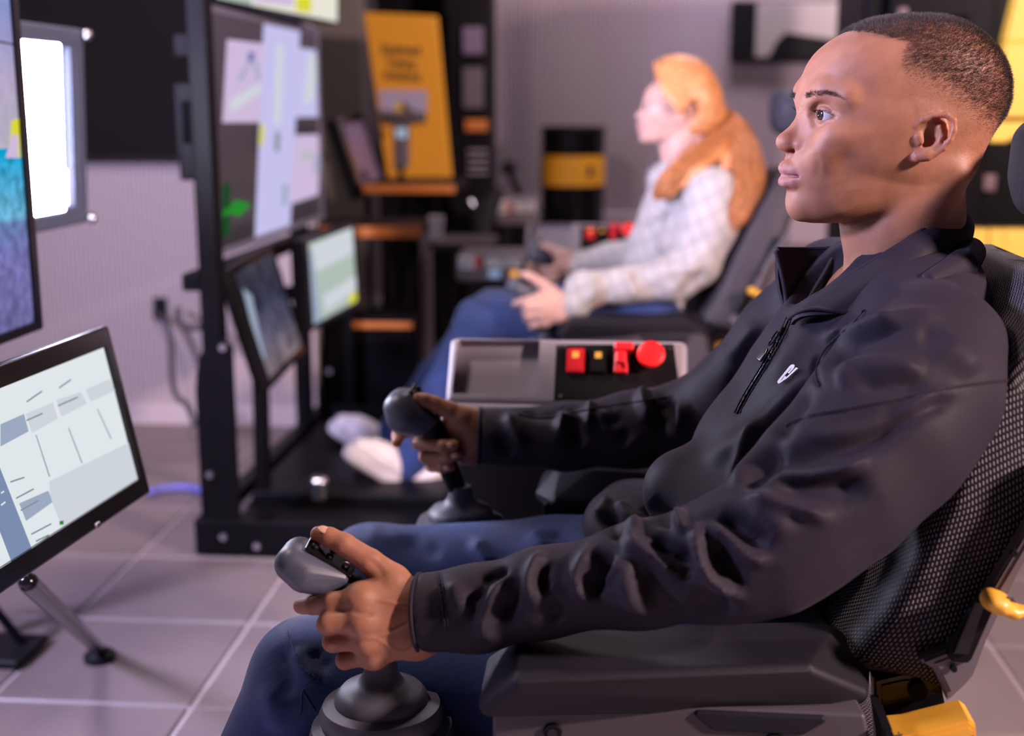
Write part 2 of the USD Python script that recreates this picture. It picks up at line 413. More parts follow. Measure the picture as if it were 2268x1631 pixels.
tag(obj('wall_left', ribbed(wl0 - TB * 2.6, wl0 + TB * .55, 0, 2.7, .0145, .008), M['wall'], smooth=False), kind='structure')
tag(obj('trim_1', place(rbox(3.15, .012, .07, .003), np.stack([TB, TD, Z_], 1), wl0 - TB * 1.025 - TD * .012 + Z_ * .035), M['wall'], smooth=30), kind='structure')
wp = thing('wall_panel', 'wide dark grey panel hung on the upper part of the ribbed left wall', 'wall panel', wl0 - TD * .03 + Z_ * .86)
obj('board', place(rbox(2.9, .03, 1.5, .006), np.stack([TB, TD, Z_], 1), wl0 - TB * .95 - TD * .022 + Z_ * 1.63), M['dark_panel'], wp)
obj('bottom_rail', place(rbox(2.9, .036, .018, .004), np.stack([TB, TD, Z_], 1), wl0 - TB * .95 - TD * .024 + Z_ * .872), M['black_plastic'], wp)
wb0 = np.array([-.10, 6.6, 0])
tag(obj('wall_back', ribbed(wb0, wb0 + TB * 4.6, 0, 3.0, .022, .012), M['wall_back'], smooth=False), kind='structure')
tag(obj('wall_back_recess', ribbed(wb0 - TB * 3.0 + TD * .5, wb0 + TD * .5, 0, 3.0, .022, .012), M['wall_back'], smooth=False), kind='structure')
tag(obj('trim_2', place(rbox(4.6, .07, .16, .012), np.stack([TB, TD, Z_], 1), wb0 + TB * 2.3 - TD * .03 + Z_ * .42), M['wall_back'], smooth=30), kind='structure')

# wall socket and its lead, by the rack
so = on_plane(358, 684, wl0, TD)
st_ = thing('wall_socket', 'small dark wall socket with plug low on the ribbed left wall', 'socket', so)
obj('socket_plate', place(rbox(.045, .012, .075, .004), np.stack([TB, TD, Z_], 1), so - TD * .010), M['black_plastic'], st_)
obj('plug', place(rbox(.028, .035, .03, .006), np.stack([TB, TD, Z_], 1), so - TD * .03 - Z_ * .01), M['black_plastic'], st_)
lead = [so - TD * .05 - Z_ * .01, so - TD * .09 + TB * .045 - Z_ * .03, at(380, 800, 3.95), at(392, 880, 3.7), at(430, 940, 3.3)]
tag(obj('power_cable', tube(lead, .009), M['cable'], smooth=True), 'thick grey power cable sagging from the wall socket to the rack', 'cable')
pl2 = [so - TD * .06 + TB * .075 + Z_ * .01, at(400, 715, 3.6), at(440, 725, 3.05)]
tag(obj('power_cable', tube(pl2, .010), M['cable'], smooth=True), 'short dark cable running level from the wall plug into the rack', 'cable')
bc = [on_plane(x, y, (0, 0, .012), Z_) for x, y in ((330, 1092), (370, 1082), (410, 1080), (450, 1090), (520, 1120))]
tag(obj('network_cable', tube(bc, .010), M['blue_cable'], smooth=True), 'blue cable lying on the tiles beside the rack', 'cable')

# ------------------------------------------------------------------ screens
def panel_frame(TL, TR, BL):
    """Origin, along, up and facing of a flat panel given by three corners."""
    TL, TR, BL = map(np.asarray, (TL, TR, BL))
    x = TR - TL; w = np.linalg.norm(x); x = x / w
    y = TL - BL; y = y - (y @ x) * x; h = np.linalg.norm(y); y = y / h
    return TL - y * h, x, y, np.cross(x, y), w, h
def slab(o, x, y, n, s0, s1, t0, t1, z0, z1, r=0):
    m = rbox(s1 - s0, t1 - t0, z1 - z0, r) if r else trimesh.creation.box([s1 - s0, t1 - t0, z1 - z0])
    return place(m, np.stack([x, y, n], 1), o + x * (s0 + s1) / 2 + y * (t0 + t1) / 2 + n * (z0 + z1) / 2)
def flat(pts, n, lift=.0006, thick=.0004):
    """A flat print or lit area: polygon in space given a hair of thickness."""
    p = np.asarray(pts, float) + n * lift; k = len(p)
    v = np.vstack([p, p - n * thick]); e = np.arange(k); nx = (e + 1) % k
    f = [(0, i, i + 1) for i in range(1, k - 1)] + [(k, k + i + 1, k + i) for i in range(1, k - 1)]
    f = np.vstack([f, np.stack([e, e + k, nx], 1), np.stack([nx, e + k, nx + k], 1)])
    return v, f
CLIP = {}
def picture(name, px, fr, m, parent, lift=.0006, label=None):
    """An area of a display's image: seen corners carried onto the screen plane, kept inside the screen."""
    o, x, y, n, w, h = fr
    P = Polygon([((p - o) @ x, (p - o) @ y) for p in (on_plane(a, b, o, n) for a, b in px)]).buffer(0)
    l, r, b, t = CLIP.get(id(fr), (0, 0, 0, 0))
    P = P.intersection(Polygon([(l, b), (w - r, b), (w - r, h - t), (l, h - t)]))
    if P.is_empty or P.geom_type != 'Polygon' or P.area < 1e-8: return None
    from shapely.geometry.polygon import orient as ccw
    c = trimesh.creation.extrude_polygon(ccw(P), .0004, engine='earcut')
    return obj(name, place((np.array(c.vertices), c.faces), np.stack([x, y, n], 1), o + n * (lift - .0004)), m, parent, smooth=False, label=label)
def monitor(name, label, cat, TL, TR, BL, screen_m, bezel=(.018, .018, .018, .018), depth=.035, frame_m=None, group=None, rad=.006, house_m=None):
    fr = panel_frame(TL, TR, BL); o, x, y, n, w, h = fr; CLIP[id(fr)] = bezel
    t = thing(name, label, cat, o + x * w / 2, group)
    fm = frame_m or M['black_gloss']
    l, r, b, tp = bezel
    obj('housing', slab(o, x, y, n, 0, w, 0, h, -depth, -.004, rad), house_m or M['black_plastic'], t)
    ring = rbox(w, h, .012, .004) - m3.Manifold.cube((w - l - r, h - b - tp, .1), False).translate((-w / 2 + l, -h / 2 + b, -.05))
    obj('bezel', place(ring, np.stack([x, y, n], 1), o + x * w / 2 + y * h / 2), fm, t)
    obj('screen', slab(o, x, y, n, l - .001, w - r + .001, b - .001, h - tp + .001, -.006, .0), screen_m, t, smooth=False)
    return t, fr
def ramp_emit(name, stops, axis, lo, hi, strength, noise=0, nscale=20):
    """Emission that runs through colours along a world axis, as a picture on a display."""
    nodes = {'g': ('geometry', {}), 's': ('separate_xyz', {}), 'm': ('map_range', {'from_min': lo, 'from_max': hi}), 'r': ('rgb_ramp', {'ramp': stops}), 'e': ('emission', {'strength': strength * GLOW})}
    links = [('g.position', 's.vector'), (f's.{axis}', 'm.value'), ('m.result', 'r.fac')]
    if noise:
        nodes['n'] = ('noise_texture', {'scale': nscale, 'detail': 4.0, 'distortion': .6}); nodes['r2'] = ('rgb_ramp', {'ramp': [(.35, (1 - noise,) * 3), (.65, (1 + noise,) * 3)]})
        nodes['x'] = ('mix', {'mix_type': 'multiply', 'fac': 1.0})
        links += [('g.position', 'n.vector'), ('n.fac', 'r2.fac'), ('r.color', 'x.color1'), ('r2.color', 'x.color2'), ('x.color', 'e.color')]
    else: links += [('r.color', 'e.color')]
    return usdkit.material(stage, '/World/Looks/' + name, nodes, links, surface='e.emission')
E = {}
E['lav'] = emit('glow_lavender', (.60, .57, .90), .95)
E['white'] = emit('glow_white', (.80, .85, .88), .95)
E['white2'] = emit('glow_white_soft', (.70, .74, .80), .90)
E['pale'] = emit('glow_pale_green', (.52, .62, .56), .85)
E['blue'] = emit('glow_slate_blue', (.22, .30, .48), .9)
E['bluegrey'] = emit('glow_blue_grey', (.42, .50, .66), .8)
E['mapblue'] = emit('glow_map_blue', (.18, .22, .62), .7)
E['pink'] = emit('glow_pink', (.70, .55, .80), .9)
E['off'] = mat('screen_dark', (.016, .013, .016), .12, emission_color=(.5, .4, .5), emission_strength=.022)
E['green'] = emit('glow_green', (.02, .30, .03), .9)
E['dkgreen'] = emit('glow_dark_green', (.008, .075, .018), .9)
E['yellow'] = emit('glow_yellow', (.80, .76, .05), .9)
E['cream'] = emit('glow_cream', (.86, .83, .72), .95)
E['cyan'] = emit('glow_cyan', (.0, .36, .66), 1.0)
E['text'] = emit('glow_text_grey', (.30, .34, .42), .8)
E['softbox'] = emit('softbox_light', (.78, .76, 1.0), 60.0)
E['sky'] = ramp_emit('map_sky', [(0, (.55, .50, .62)), (.35, (.50, .42, .62)), (.7, (.30, .34, .68)), (1, (.36, .46, .80))], 'z', .975, 1.26, .9, .10, 18)
E['terrain'] = ramp_emit('terrain_view', [(0, (.16, .14, .34)), (.45, (.20, .19, .48)), (.62, (.16, .24, .52)), (.66, (.16, .50, .74)), (1, (.0, .36, .66))], 'z', .69, .97, .9, .30, 45)

def rack_screen(k, label, zlo=.69, zhi=1.265, d0=-.52, d1=.53, b=-1.2):
    if k: b = -1.185
    return monitor('wall_display', label, 'display', rp(b, d0, zhi, k), rp(b, d1, zhi, k), rp(b, d0, zlo, k), E['off'], bezel=(.022, .022, .016, .022), depth=.03 if k else .06, frame_m=M['silver'] if k else M['black_gloss'], rad=.01, house_m=M['silver'] if k else None)
# the near operator's big display at the left edge of the picture
T0, F0 = rack_screen(0, 'large screen at the left edge showing purple terrain under blue sky', d1=.49)
o0, x0, y0, n0, w0, h0 = F0
zt = .975 - .69
def rectp(fr, s0, s1, t0, t1): o, x, y, n, w, h = fr; return [o + x * s + y * t for s, t in ((s0, t0), (s1, t0), (s1, t1), (s0, t1))]
obj('camera_view', flat(rectp(F0, .022, w0 - .02, .016, zt), n0), E['terrain'], T0, smooth=False)
obj('map_view', flat(rectp(F0, .022, w0 - .02, zt, h0 - .02), n0), E['sky'], T0, smooth=False)
picture('map_patch', [(18, 345), (24, 268), (40, 262), (44, 350)], F0, E['yellow'], T0, .0012)
picture('map_patch', [(10, 350), (26, 296), (38, 300), (38, 350)], F0, E['pink'], T0, .0016)
picture('map_line', [(-30, 84), (36, 98), (36, 102), (-30, 90)], F0, E['off'], T0, .0012)
# the second operator's big display and the one above it
T1, F1 = rack_screen(1, 'large landscape screen in silver frame showing map panels on the black rack')
def c1(x, y): return 380 + .3925 * x, .3925 * y
def pic1(name, pts, m, lift=.0006): picture(name, [c1(*p) for p in pts], F1, m, T1, lift)
pic1('map_column', [(520, 105), (726, 150), (668, 1283), (470, 1355)][::-1], E['lav'])
pic1('map_panel', [(312, 222), (520, 247), (497, 690), (286, 692)][::-1], E['pink'], .001)
pic1('map_panel', [(720, 270), (868, 290), (846, 660), (700, 662)][::-1], E['lav'], .001)
pic1('map_panel', [(697, 762), (840, 760), (825, 1100), (663, 1155)][::-1], E['pink'], .001)
pic1('map_road', [(590, 250), (630, 255), (615, 700), (575, 700)][::-1], E['white2'], .0014)
pic1('map_road', [(330, 560), (500, 470), (500, 520), (330, 640)][::-1], E['white2'], .0014)
pic1('vehicle_icon', [(582, 745), (610, 747), (605, 858), (578, 856)][::-1], E['text'], .0016)
pic1('vehicle_icon', [(625, 1040), (655, 1038), (648, 1160), (620, 1160)][::-1], E['bluegrey'], .0016)
pic1('map_symbol', [(435, 290), (470, 300), (450, 350), (425, 350)][::-1], E['mapblue'], .0016)
pic1('map_symbol', [(470, 320), (495, 440), (480, 460), (458, 350)][::-1], E['bluegrey'], .0018)
pic1('map_symbol', [(430, 345), (445, 350), (390, 460), (370, 455)][::-1], E['bluegrey'], .0018)
pic1('map_patch', [(500, 700), (522, 705), (515, 815), (492, 820)][::-1], E['yellow'], .0016)
pic1('map_patch', [(725, 870), (790, 850), (790, 890), (725, 905)][::-1], E['pale'], .0018)
pic1('map_patch', [(808, 870), (828, 880), (822, 1000), (800, 960)][::-1], E['bluegrey'], .0018)
pic1('map_patch', [(770, 300), (830, 320), (800, 560), (740, 600)][::-1], E['white2'], .0014)
pic1('graph_bar', [(288, 1040), (328, 1035), (325, 1330), (288, 1340)][::-1], E['dkgreen'], .0008)
pic1('graph_line', [(290, 1195), (350, 1150), (436, 1140), (436, 1180), (350, 1190), (290, 1225)][::-1], E['green'], .001)
cg = [(370 + 38 * math.cos(a), 1175 + 45 * math.sin(a)) for a in np.linspace(0, 2 * np.pi, 16, endpoint=False)]
pic1('graph_marker', cg, E['green'], .0012)
TLu = at(466, -330, 2.95); BLu = at(464, -2, 2.93); BRu = at(743, 52, 3.86)
TRu = BRu + (TLu - BLu)
TU, FU = monitor('wall_display', 'upper screen showing a cream map, leaning forward over the large landscape screen', 'display', TLu, TRu, BLu, E['cream'], bezel=(.004, .004, .004, .004), depth=.05)
picture('map_panel', [(466, -60), (558, -45), (556, 12), (464, -5)][::-1], FU, E['pale'], TU, .0008)
picture('map_patch', [(655, -20), (690, -15), (688, 28), (655, 24)][::-1], FU, E['yellow'], TU, .001)
picture('map_patch', [(563, -40), (650, -30), (648, 14), (561, 4)][::-1], FU, E['pink'], TU, .001)

# smaller screens of the second operator
dTL, dTR, dBL = at(502, 593, 2.97), at(598, 541, 3.46), at(589, 870, 2.95)
E['photo'] = ramp_emit('dim_photo_view', [(0, (.30, .22, .24)), (.35, (.13, .12, .20)), (.6, (.05, .05, .10)), (1, (.06, .055, .075))], 'z', .38, .66, .8, .5, 16)
TD1, FD1 = monitor('monitor', 'dim dark-framed monitor tilted back beside the black rack post', 'monitor', dTL, dTR, dBL, E['photo'], bezel=(.03, .015, .02, .02), depth=.03)
picture('window', [(537, 640), (556, 655), (588, 800), (572, 780)][::-1], FD1, E['bluegrey'], TD1, .001)
lBL, lBR, lTR = at(690, 733, 3.30), at(800, 672, 3.71), at(783, 492, 3.68)
lTL = lTR + (lBL - lBR)
TL2, FL2 = monitor('monitor', 'small monitor with pale green page and a yellow spot in its corner', 'monitor', lTL, lTR, lBL, E['pale'], bezel=(.03, .012, .014, .012), depth=.035)
picture('window', [(672, 560), (690, 553), (712, 716), (698, 724)][::-1], FL2, E['bluegrey'], TL2, .0008)
picture('window', [(690, 545), (778, 503), (783, 560), (700, 602)][::-1], FL2, E['white2'], TL2, .001)
picture('window', [(716, 655), (788, 610), (791, 640), (720, 690)][::-1], FL2, E['white2'], TL2, .001)
picture('badge', [(770, 656), (788, 646), (792, 662), (774, 676)][::-1], FL2, E['yellow'], TL2, .0014)
for t, a, b in ((TD1, at(607, 820, 3.2) - B_ * .035, at(612, 1130, 3.2) - B_ * .035), (TL2, at(735, 640, 3.52) - B_ * .05, at(690, 660, 3.60) - B_ * .12)):
    obj('pole', hullspheres([a, b], .022), M['black_metal'], t)
    obj('clamp', place(rbox(.07, .07, .05, .01), RIG, b), M['black_metal'], t)

# the near operator's touch screen
D9 = np.array([math.sin(math.radians(9.1)), math.cos(math.radians(9.1)), 0])
tBR, tTR = at(352, 1075, 1.75), at(232, 722, 1.72)
tBL, tTL = tBR - D9 * .41, tTR - D9 * .41
TT, FT = monitor('touch_screen', 'black touch screen with a white work plan page, tilted back on a thin leg', 'monitor', tTL, tTR, tBL, E['white'], bezel=(.022, .018, .026, .026), depth=.016, rad=.007)
def picT(name, pts, m, lift=.0008): picture(name, pts, FT, m, TT, lift)
def c7(x, y): return .515 * x, 660 + .515 * y
def picc(name, pts, m, lift=.0008): picT(name, [c7(*p) for p in pts][::-1], m, lift)
picc('side_menu', [(-79, 540), (145, 1108), (62, 1175), (-150, 620)], E['blue'], .001)
picc('column_heading', [(0, 545), (100, 500), (120, 575), (0, 640)], E['bluegrey'], .001)
picc('column_heading', [(108, 500), (225, 450), (246, 520), (135, 582)], E['white2'], .001)
picc('column_heading', [(240, 440), (345, 405), (372, 455), (262, 512)], E['white2'], .001)
picc('column_heading', [(365, 395), (470, 350), (492, 400), (388, 448)], E['white2'], .001)
picc('footer_area', [(210, 790), (600, 600), (655, 765), (275, 1010), (215, 860)], E['white2'], .0009)
picc('card_heading', [(80, 885), (205, 830), (222, 880), (110, 960)], E['bluegrey'], .0011)
for a, b, c, d in ((110, 525, 178, 495), (245, 462, 330, 425), (85, 912, 160, 870), (10, 690, 70, 680), (20, 745, 40, 735), (40, 790, 100, 770), (65, 860, 140, 820), (130, 1015, 215, 970), (150, 1045, 205, 1018), (10, 500, 60, 478), (110, 445, 175, 400), (250, 385, 300, 350), (0, 838, 12, 830), (0, 890, 18, 876)):
    picc('text_line', [(a, b), (c, d), (c + 2, d + 6), (a + 2, b + 6)], E['text'] if a > 20 else E['white'], .0014)
for a in (360, 380, 402, 424): picc('status_icon', [(a, 232 - (a - 360) * .42), (a + 12, 226 - (a - 360) * .42), (a + 15, 236 - (a - 360) * .42), (a + 3, 242 - (a - 360) * .42)], E['white2'], .0075)
for (x, y) in ((150, 590), (290, 560), (415, 480)): picc('column_rule', [(x, y), (x + 3, y), (x + 62, y + 180 - (x - 150) * .2), (x + 58, y + 180 - (x - 150) * .2)], E['text'], .0012)
picc('status_dot', [(252, 962), (268, 958), (270, 975), (254, 978)], E['green'], .0014)
obj('button', place(rbox(.012, .008, .004, .002), np.stack([FT[1], FT[2], FT[3]], 1), on_plane(207, 1165, FT[0], FT[3]) + FT[3] * .006), M['steel'], TT)
la, lb = at(62, 1290, 1.52), on_plane(222, 1462, (0, 0, .0), Z_)
leg = TT
obj('leg_rod', hullspheres([la, lb + Z_ * .02], .013), M['black_gloss'], leg)
obj('leg_foot', place(lathe([(0, 0), (.03, 0), (.03, .012), (.02, .02), (0, .02)], 20), None, lb), M['black_plastic'], leg)
fb = on_plane(-10, 1452, (0, 0, .0), Z_)
tag(obj('floor_bracket', place(rbox(.16, .13, .02, .009), RIG, fb + Z_ * .011), M['black_plastic']), 'dark flat rounded foot plate on the tiles at the left edge', 'bracket')

# photographic softbox standing behind the near display
sbo = at(190, 290, 2.6)
sTR = at(172, 64, 2.6); sBR = at(183, 493, 2.6)
sy = (sTR - sBR); sh = np.linalg.norm(sy)
sTL = sTR - D_ * .62; sBL = sBR - D_ * .62
fr = panel_frame(sTL, sTR, sBL); o, x, y, n, w, h = fr
sb = thing('softbox', 'lit softbox lamp with silver-grey fabric rim behind the left screen', 'studio lamp', o + x * w / 2)
back = m3.Manifold.hull_points(np.array([(0, 0, 0), (w, 0, 0), (w, h, 0), (0, h, 0), (w * .35, h * .35, -.25), (w * .65, h * .35, -.25), (w * .65, h * .65, -.25), (w * .35, h * .65, -.25)]))
obj('rear_cone', place(back, np.stack([x, y, n], 1), o - n * .002), M['softbox_fabric'], sb)
rim = rbox(w, h, .05, .008) - m3.Manifold.cube((w - .085, h - .06, .2), True)
obj('rim', place(rim, np.stack([x, y, n], 1), o + x * w / 2 + y * h / 2 - n * .012), M['softbox_fabric'], sb)
lip = rbox(w - .05, h - .035, .03, .006) - m3.Manifold.cube((w - .125, h - .075, .2), True)
obj('inner_lip', place(lip, np.stack([x, y, n], 1), o + x * w / 2 + y * h / 2 + -n * .004), M['softbox_fabric'], sb)
obj('diffuser', slab(o, x, y, n, 0.045, w - .105, .032, h - .032, .0, .012, .004), E['softbox'], sb)
obj('label', slab(o, x, y, n, w - .105, w - .088, .045, .11, .014, .0165), M['white_paint'], sb)
for s, t_ in ((.01, .01), (w - .008, .01), (w - .008, h - .01), (.01, h - .01)):
    obj('corner_knob', place(m3.Manifold.sphere(.011, 20), None, o + x * s + y * t_ + n * .022), M['steel'], sb)
pb = on_plane(20, 700, o + n * -.2, n); pb[2] = 0
obj('stand_pole', hullspheres([o + x * w * .5 + y * h * .4 - n * .2, np.r_[(o + x * w * .5 - n * .2)[:2], .02]], .014), M['black_metal'], sb)
for a in (0, 2.1, 4.2): obj('stand_leg', hullspheres([np.r_[(o + x * w * .5 - n * .2)[:2], .25], np.r_[(o + x * w * .5 - n * .2)[:2], .012] + np.array([.16 * math.cos(a), .16 * math.sin(a), 0])], .009), M['black_metal'], sb)
# ------------------------------------------------------------------ racks and operator seats
def bz(px, py, d):
    """Rig coordinates (b, z) of a seen point on the near rig's plane at offset d."""
    p = on_plane(px, py, ORIGINS[0] + d * D_, D_)
    return np.array([(p - ORIGINS[0]) @ B_, p[2]])
def side_prism(pts, d, thick, r=.003):
    """A plate cut in the (b, z) plane, thickness along d."""
    pl = prism(pts, thick, r)
    v, f = meshkit.arrays(pl, False)[:2]
    w = np.stack([v[:, 0], -v[:, 2] + d, v[:, 1]], 1)
    return w, f
SLIDE = [np.zeros(3), B_ * .075, np.zeros(3)]
def sh(mesh, k, slide=False):
    v, f = meshkit.arrays(mesh, False)[:2]
    return v + (ORIGINS[k] - ORIGINS[0]) + (SLIDE[k] if slide else 0), f

def rack(k, label):
    t = thing('screen_rack', label, 'rack', rp(-1.19, 0, 0, k))
    R = lambda m: rig(m, k)
    for d in (-.575, .60):
        obj('post', R(rbox(.046, .05, 1.95, .005).translate((-1.172, d, .995) if d < 0 else (-1.245, .47, .995))), M['black_metal'], t)
        pts = [(-1.212, .0), (-1.212, .40), (-1.202, .47), (-1.175, .515), (-1.14, .52), (-1.12, .50), (-1.12, .0)]
        obj('gusset', R(side_prism(pts, d - .03 * (1 if d < 0 else -1), .012)), M['black_metal'], t)
        obj('base_rail', R(rbox(1.02, .05, .05, .004).translate((-.72, d, .028))), M['black_metal'], t)
        obj('base_flange', R(rbox(1.02, .012, .085, .003).translate((-.72, d - .032, .045))), M['black_metal'], t)
        for b, z in ((-1.14, .50), (-1.185, .20), (-1.16, .05), (-1.08, .03)):
            obj('bolt', R(m3.Manifold.cylinder(.008, .009, .008, 12).rotate((90, 0, 0)).translate((b, d - .038, z))), M['steel'], t)
    for z in (.055, .64, 1.30, 1.93):
        obj('crossbar', R(rbox(.04, 1.16, .04, .004).translate((-1.225, .012, z))), M['black_metal'], t)
    obj('floor_plate', R(rbox(.62, 1.1, .012, .003).translate((-.87, .012, .035))), M['black_metal'], t)
    for z, hh, w in ((1.165, .05, .03), (1.0, .17, .035), (.90, .055, .03)):
        hld = rbox(w + .02, .03, hh, .006).translate((-1.19 - w / 2, -.575, z))
        if hh > .1: hld = hld - m3.Manifold.cube((.022, .1, hh * .55), True).translate((-1.19 - w / 2, -.575, z))
        obj('cable_bracket', R(hld), M['black_metal'], t)
    return t
ds = thing('display_stand', 'black pole stand behind the left edge that carries the near large screen and touch screen', 'stand', rp(-1.34, -.02, 0))
obj('base', rig(rbox(.30, .60, .03, .01).translate((-1.36, -.02, .016))), M['black_metal'], ds)
obj('pole', rig(m3.Manifold.cylinder(1.05, .03, .03, 24).translate((-1.345, -.02, .02))), M['black_metal'], ds)
obj('mount_plate', rig(rbox(.03, .30, .25, .005).translate((-1.29, -.02, .97))), M['black_metal'], ds)
obj('screen_arm', hullspheres([at(-60, 1250, 1.45), rp(-1.34, -.02, .30)], .016), M['black_metal'], ds)
R1 = rack(1, 'black metal screen rack carrying the silver-framed landscape screen')

def loft(spine, halfd, thick, dc=0, bulge=0, m=36, r=.03):
    """Upholstered body swept up a spine of (b, z) front points; returns mesh and cloth coordinates. halfd, thick per spine point."""
    sp = np.array(spine, float); s = np.r_[0, np.cumsum(np.linalg.norm(np.diff(sp, axis=0), axis=1))]
    n = 48; ss = np.linspace(0, s[-1], n); P = PchipInterpolator(s, sp)(ss)
    T = np.gradient(P, axis=0); T /= np.linalg.norm(T, axis=1, keepdims=True); N = np.stack([T[:, 1], -T[:, 0]], 1)   # backwards
    hd = np.interp(ss, s, np.broadcast_to(halfd, len(s))); th = np.interp(ss, s, np.broadcast_to(thick, len(s)))
    a = np.linspace(0, 2 * np.pi, m + 1)
    e = .42
    cx, cy = np.sign(np.cos(a)) * np.abs(np.cos(a)) ** e, np.sign(np.sin(a)) * np.abs(np.sin(a)) ** e
    end = np.clip(np.minimum(ss, s[-1] - ss) / r, 0, 1); end = np.sqrt(1 - (1 - end) ** 2) * .999 + .001
    V, UV = [], []
    for i in range(n):
        k1 = hd[i] - r * (1 - end[i]); k2 = th[i] / 2 - min(r, th[i] / 2) * (1 - end[i])
        d = dc + cx * k1; q = th[i] / 2 + cy * k2
        q = q - bulge * np.maximum(0, np.abs(cx) ** 4 - .3) * (cy < 0)
        V.append(np.stack([P[i, 0] + N[i, 0] * q, d, P[i, 1] + N[i, 1] * q], 1))
        seg = np.r_[0, np.cumsum(np.hypot(np.diff(d), np.diff(q)))]
        UV.append(np.stack([np.full(m + 1, ss[i]), seg], 1))
    V = np.array(V); f = grid_faces(n, m + 1)
    caps = [V[0].mean(0), V[-1].mean(0)]
    v = np.vstack([V.reshape(-1, 3), caps]); uv = np.vstack([np.array(UV).reshape(-1, 2), [[0, 0], [s[-1], 0]]])
    e_ = np.arange(m)
    f = np.vstack([f, np.stack([e_ + 1, e_, np.full(m, n * (m + 1))], 1), np.stack([(n - 1) * (m + 1) + e_, (n - 1) * (m + 1) + e_ + 1, np.full(m, n * (m + 1) + 1)], 1)])
    return v, f[:, ::-1], uv
def orient(v, f):
    vol = np.einsum('ij,ij->i', v[f[:, 0]], np.cross(v[f[:, 1]], v[f[:, 2]])).sum()
    return f if vol > 0 else f[:, ::-1]
def olof(name, lf, m, t, k, label=None):
    v, f, uv = lf
    w = v @ RIG.T + ORIGINS[k]
    obj(name, (w, orient(w - w.mean(0), f)), m, t, smooth=True, uv=uv, label=label)

def joystick_head(pxs, rads, y, panel, wide=.013, depth=.0):
    """Grip head from discs seen in side view; panel: the two ends of its flat button face."""
    mm = y / FPX * 1.03
    pts, rr = [], []
    for (a, b), r in zip(pxs, rads):
        c = at(a, b, y)
        for s in (-1, 1): pts.append(c + D_ * wide * s); rr.append(r * mm)
    head = hullspheres(pts, rr, 24)
    p, q = at(*panel[0], y), at(*panel[1], y)
    a = (q - p) / np.linalg.norm(q - p); up = np.cross(a, D_); up *= np.sign(up[2])
    up = up - .16 * D_; up /= np.linalg.norm(up)          # the face leans towards the operator's left
    side = np.cross(up, a)
    big = place(m3.Manifold.cube((.3, .3, .1), True), np.stack([a, side, up], 1), (p + q) / 2 + up * .05)
    bm = m3.Manifold(m3.Mesh(np.array(big[0], np.float32), np.array(big[1], np.uint32)))
    head = head - bm
    face = head ^ bm.translate(tuple(-up * .0985))
    return head, (p + q) / 2, a, side, up, np.linalg.norm(q - p)

def joystick(t, k, boot, y_head, pxs, rads, panel, stick_px, led):
    c = boot
    prof = [(0, .382), (.074, .382), (.0765, .392), (.073, .403), (.064, .407), (.0665, .416), (.0635, .428), (.055, .4315), (.057, .441), (.053, .451), (.0425, .4535), (.0415, .461), (.036, .468), (.022, .474), (.016, .484), (.014, .50), (0, .50)]
    prof = [(r * 1.12, z - .382 + c[2]) for r, z in prof]
    obj('joystick_boot', sh(place(lathe(PchipInterp(prof), 56), None, (c[0], c[1], 0)), k, True), M['boot'], t, smooth=40)
    a, b = c + Z_ * .10, at(*stick_px, y_head)
    obj('joystick_stick', sh(hullspheres([a, a + (b - a) * .3, b], [.0125, .014, .0165], 20), k, True), M['black_plastic'], t, smooth=50)
    obj('joystick_screw', sh(place(m3.Manifold.sphere(.003, 12), None, a - D_ * .013 - Z_ * .01), k, True), M['steel'], t)
    head, o, ax, sd, up, L = joystick_head(pxs, rads, y_head, panel)
    v, f = meshkit.arrays(head, False)[:2]
    hp = obj('joystick_head', sh((v, f), k, True), M['grip'], t, smooth=65)
    R = np.stack([ax, sd, up], 1)
    obj('button_panel', sh(place(rbox(L * .86, .034, .003, .0014), R, o + up * .0005 - sd * .0), k, True), M['black_gloss'], hp)
    for s, w in ((-.30, -.009), (-.30, .009), (-.02, -.010), (.0, .009), (.28, -.008), (.30, .010)):
        obj('button', sh(place(lathe([(0, 0), (.0038, 0), (.0038, .0032), (.0028, .0042), (0, .0044)], 16), R, o + ax * L * s + sd * w + up * .002), k, True), M['steel'] if (s, w) == (.28, -.008) else M['black_plastic'], hp, label='bright metal thumb button' if (s, w) == (.28, -.008) else None)
def PchipInterp(prof): return prof

# positions on the near rig
PADZ = .535
KL = at(845, 1560, 1.205); KL[2] = .375
KR = at(1020, 1100, 1.735); KR[2] = .395
sp_back = [bz(1835, 1470, -.20), bz(1850, 1400, -.2), bz(1905, 1250, -.15), bz(2010, 1000, -.1), bz(2110, 760, -.05), bz(2160, 650, 0), bz(2228, 548, 0)]
sp_head = [bz(2385, 550, -.10), bz(2366, 490, -.10), bz(2354, 410, -.10), bz(2362, 330, -.10), bz(2384, 240, -.10)]
FB = (at(985, 892, 1.885), at(1008, 745, 1.95))
FU_ = FB[1] - FB[0]; FU_ -= (FU_ @ B_) * B_; FH = np.linalg.norm(FU_); FU_ /= FH
FN = np.cross(B_, FU_); FN *= -np.sign(FN @ D_)
def fst(px, py): p = on_plane(px, py, FB[0], FN) - FB[0]; return p @ B_, p @ FU_

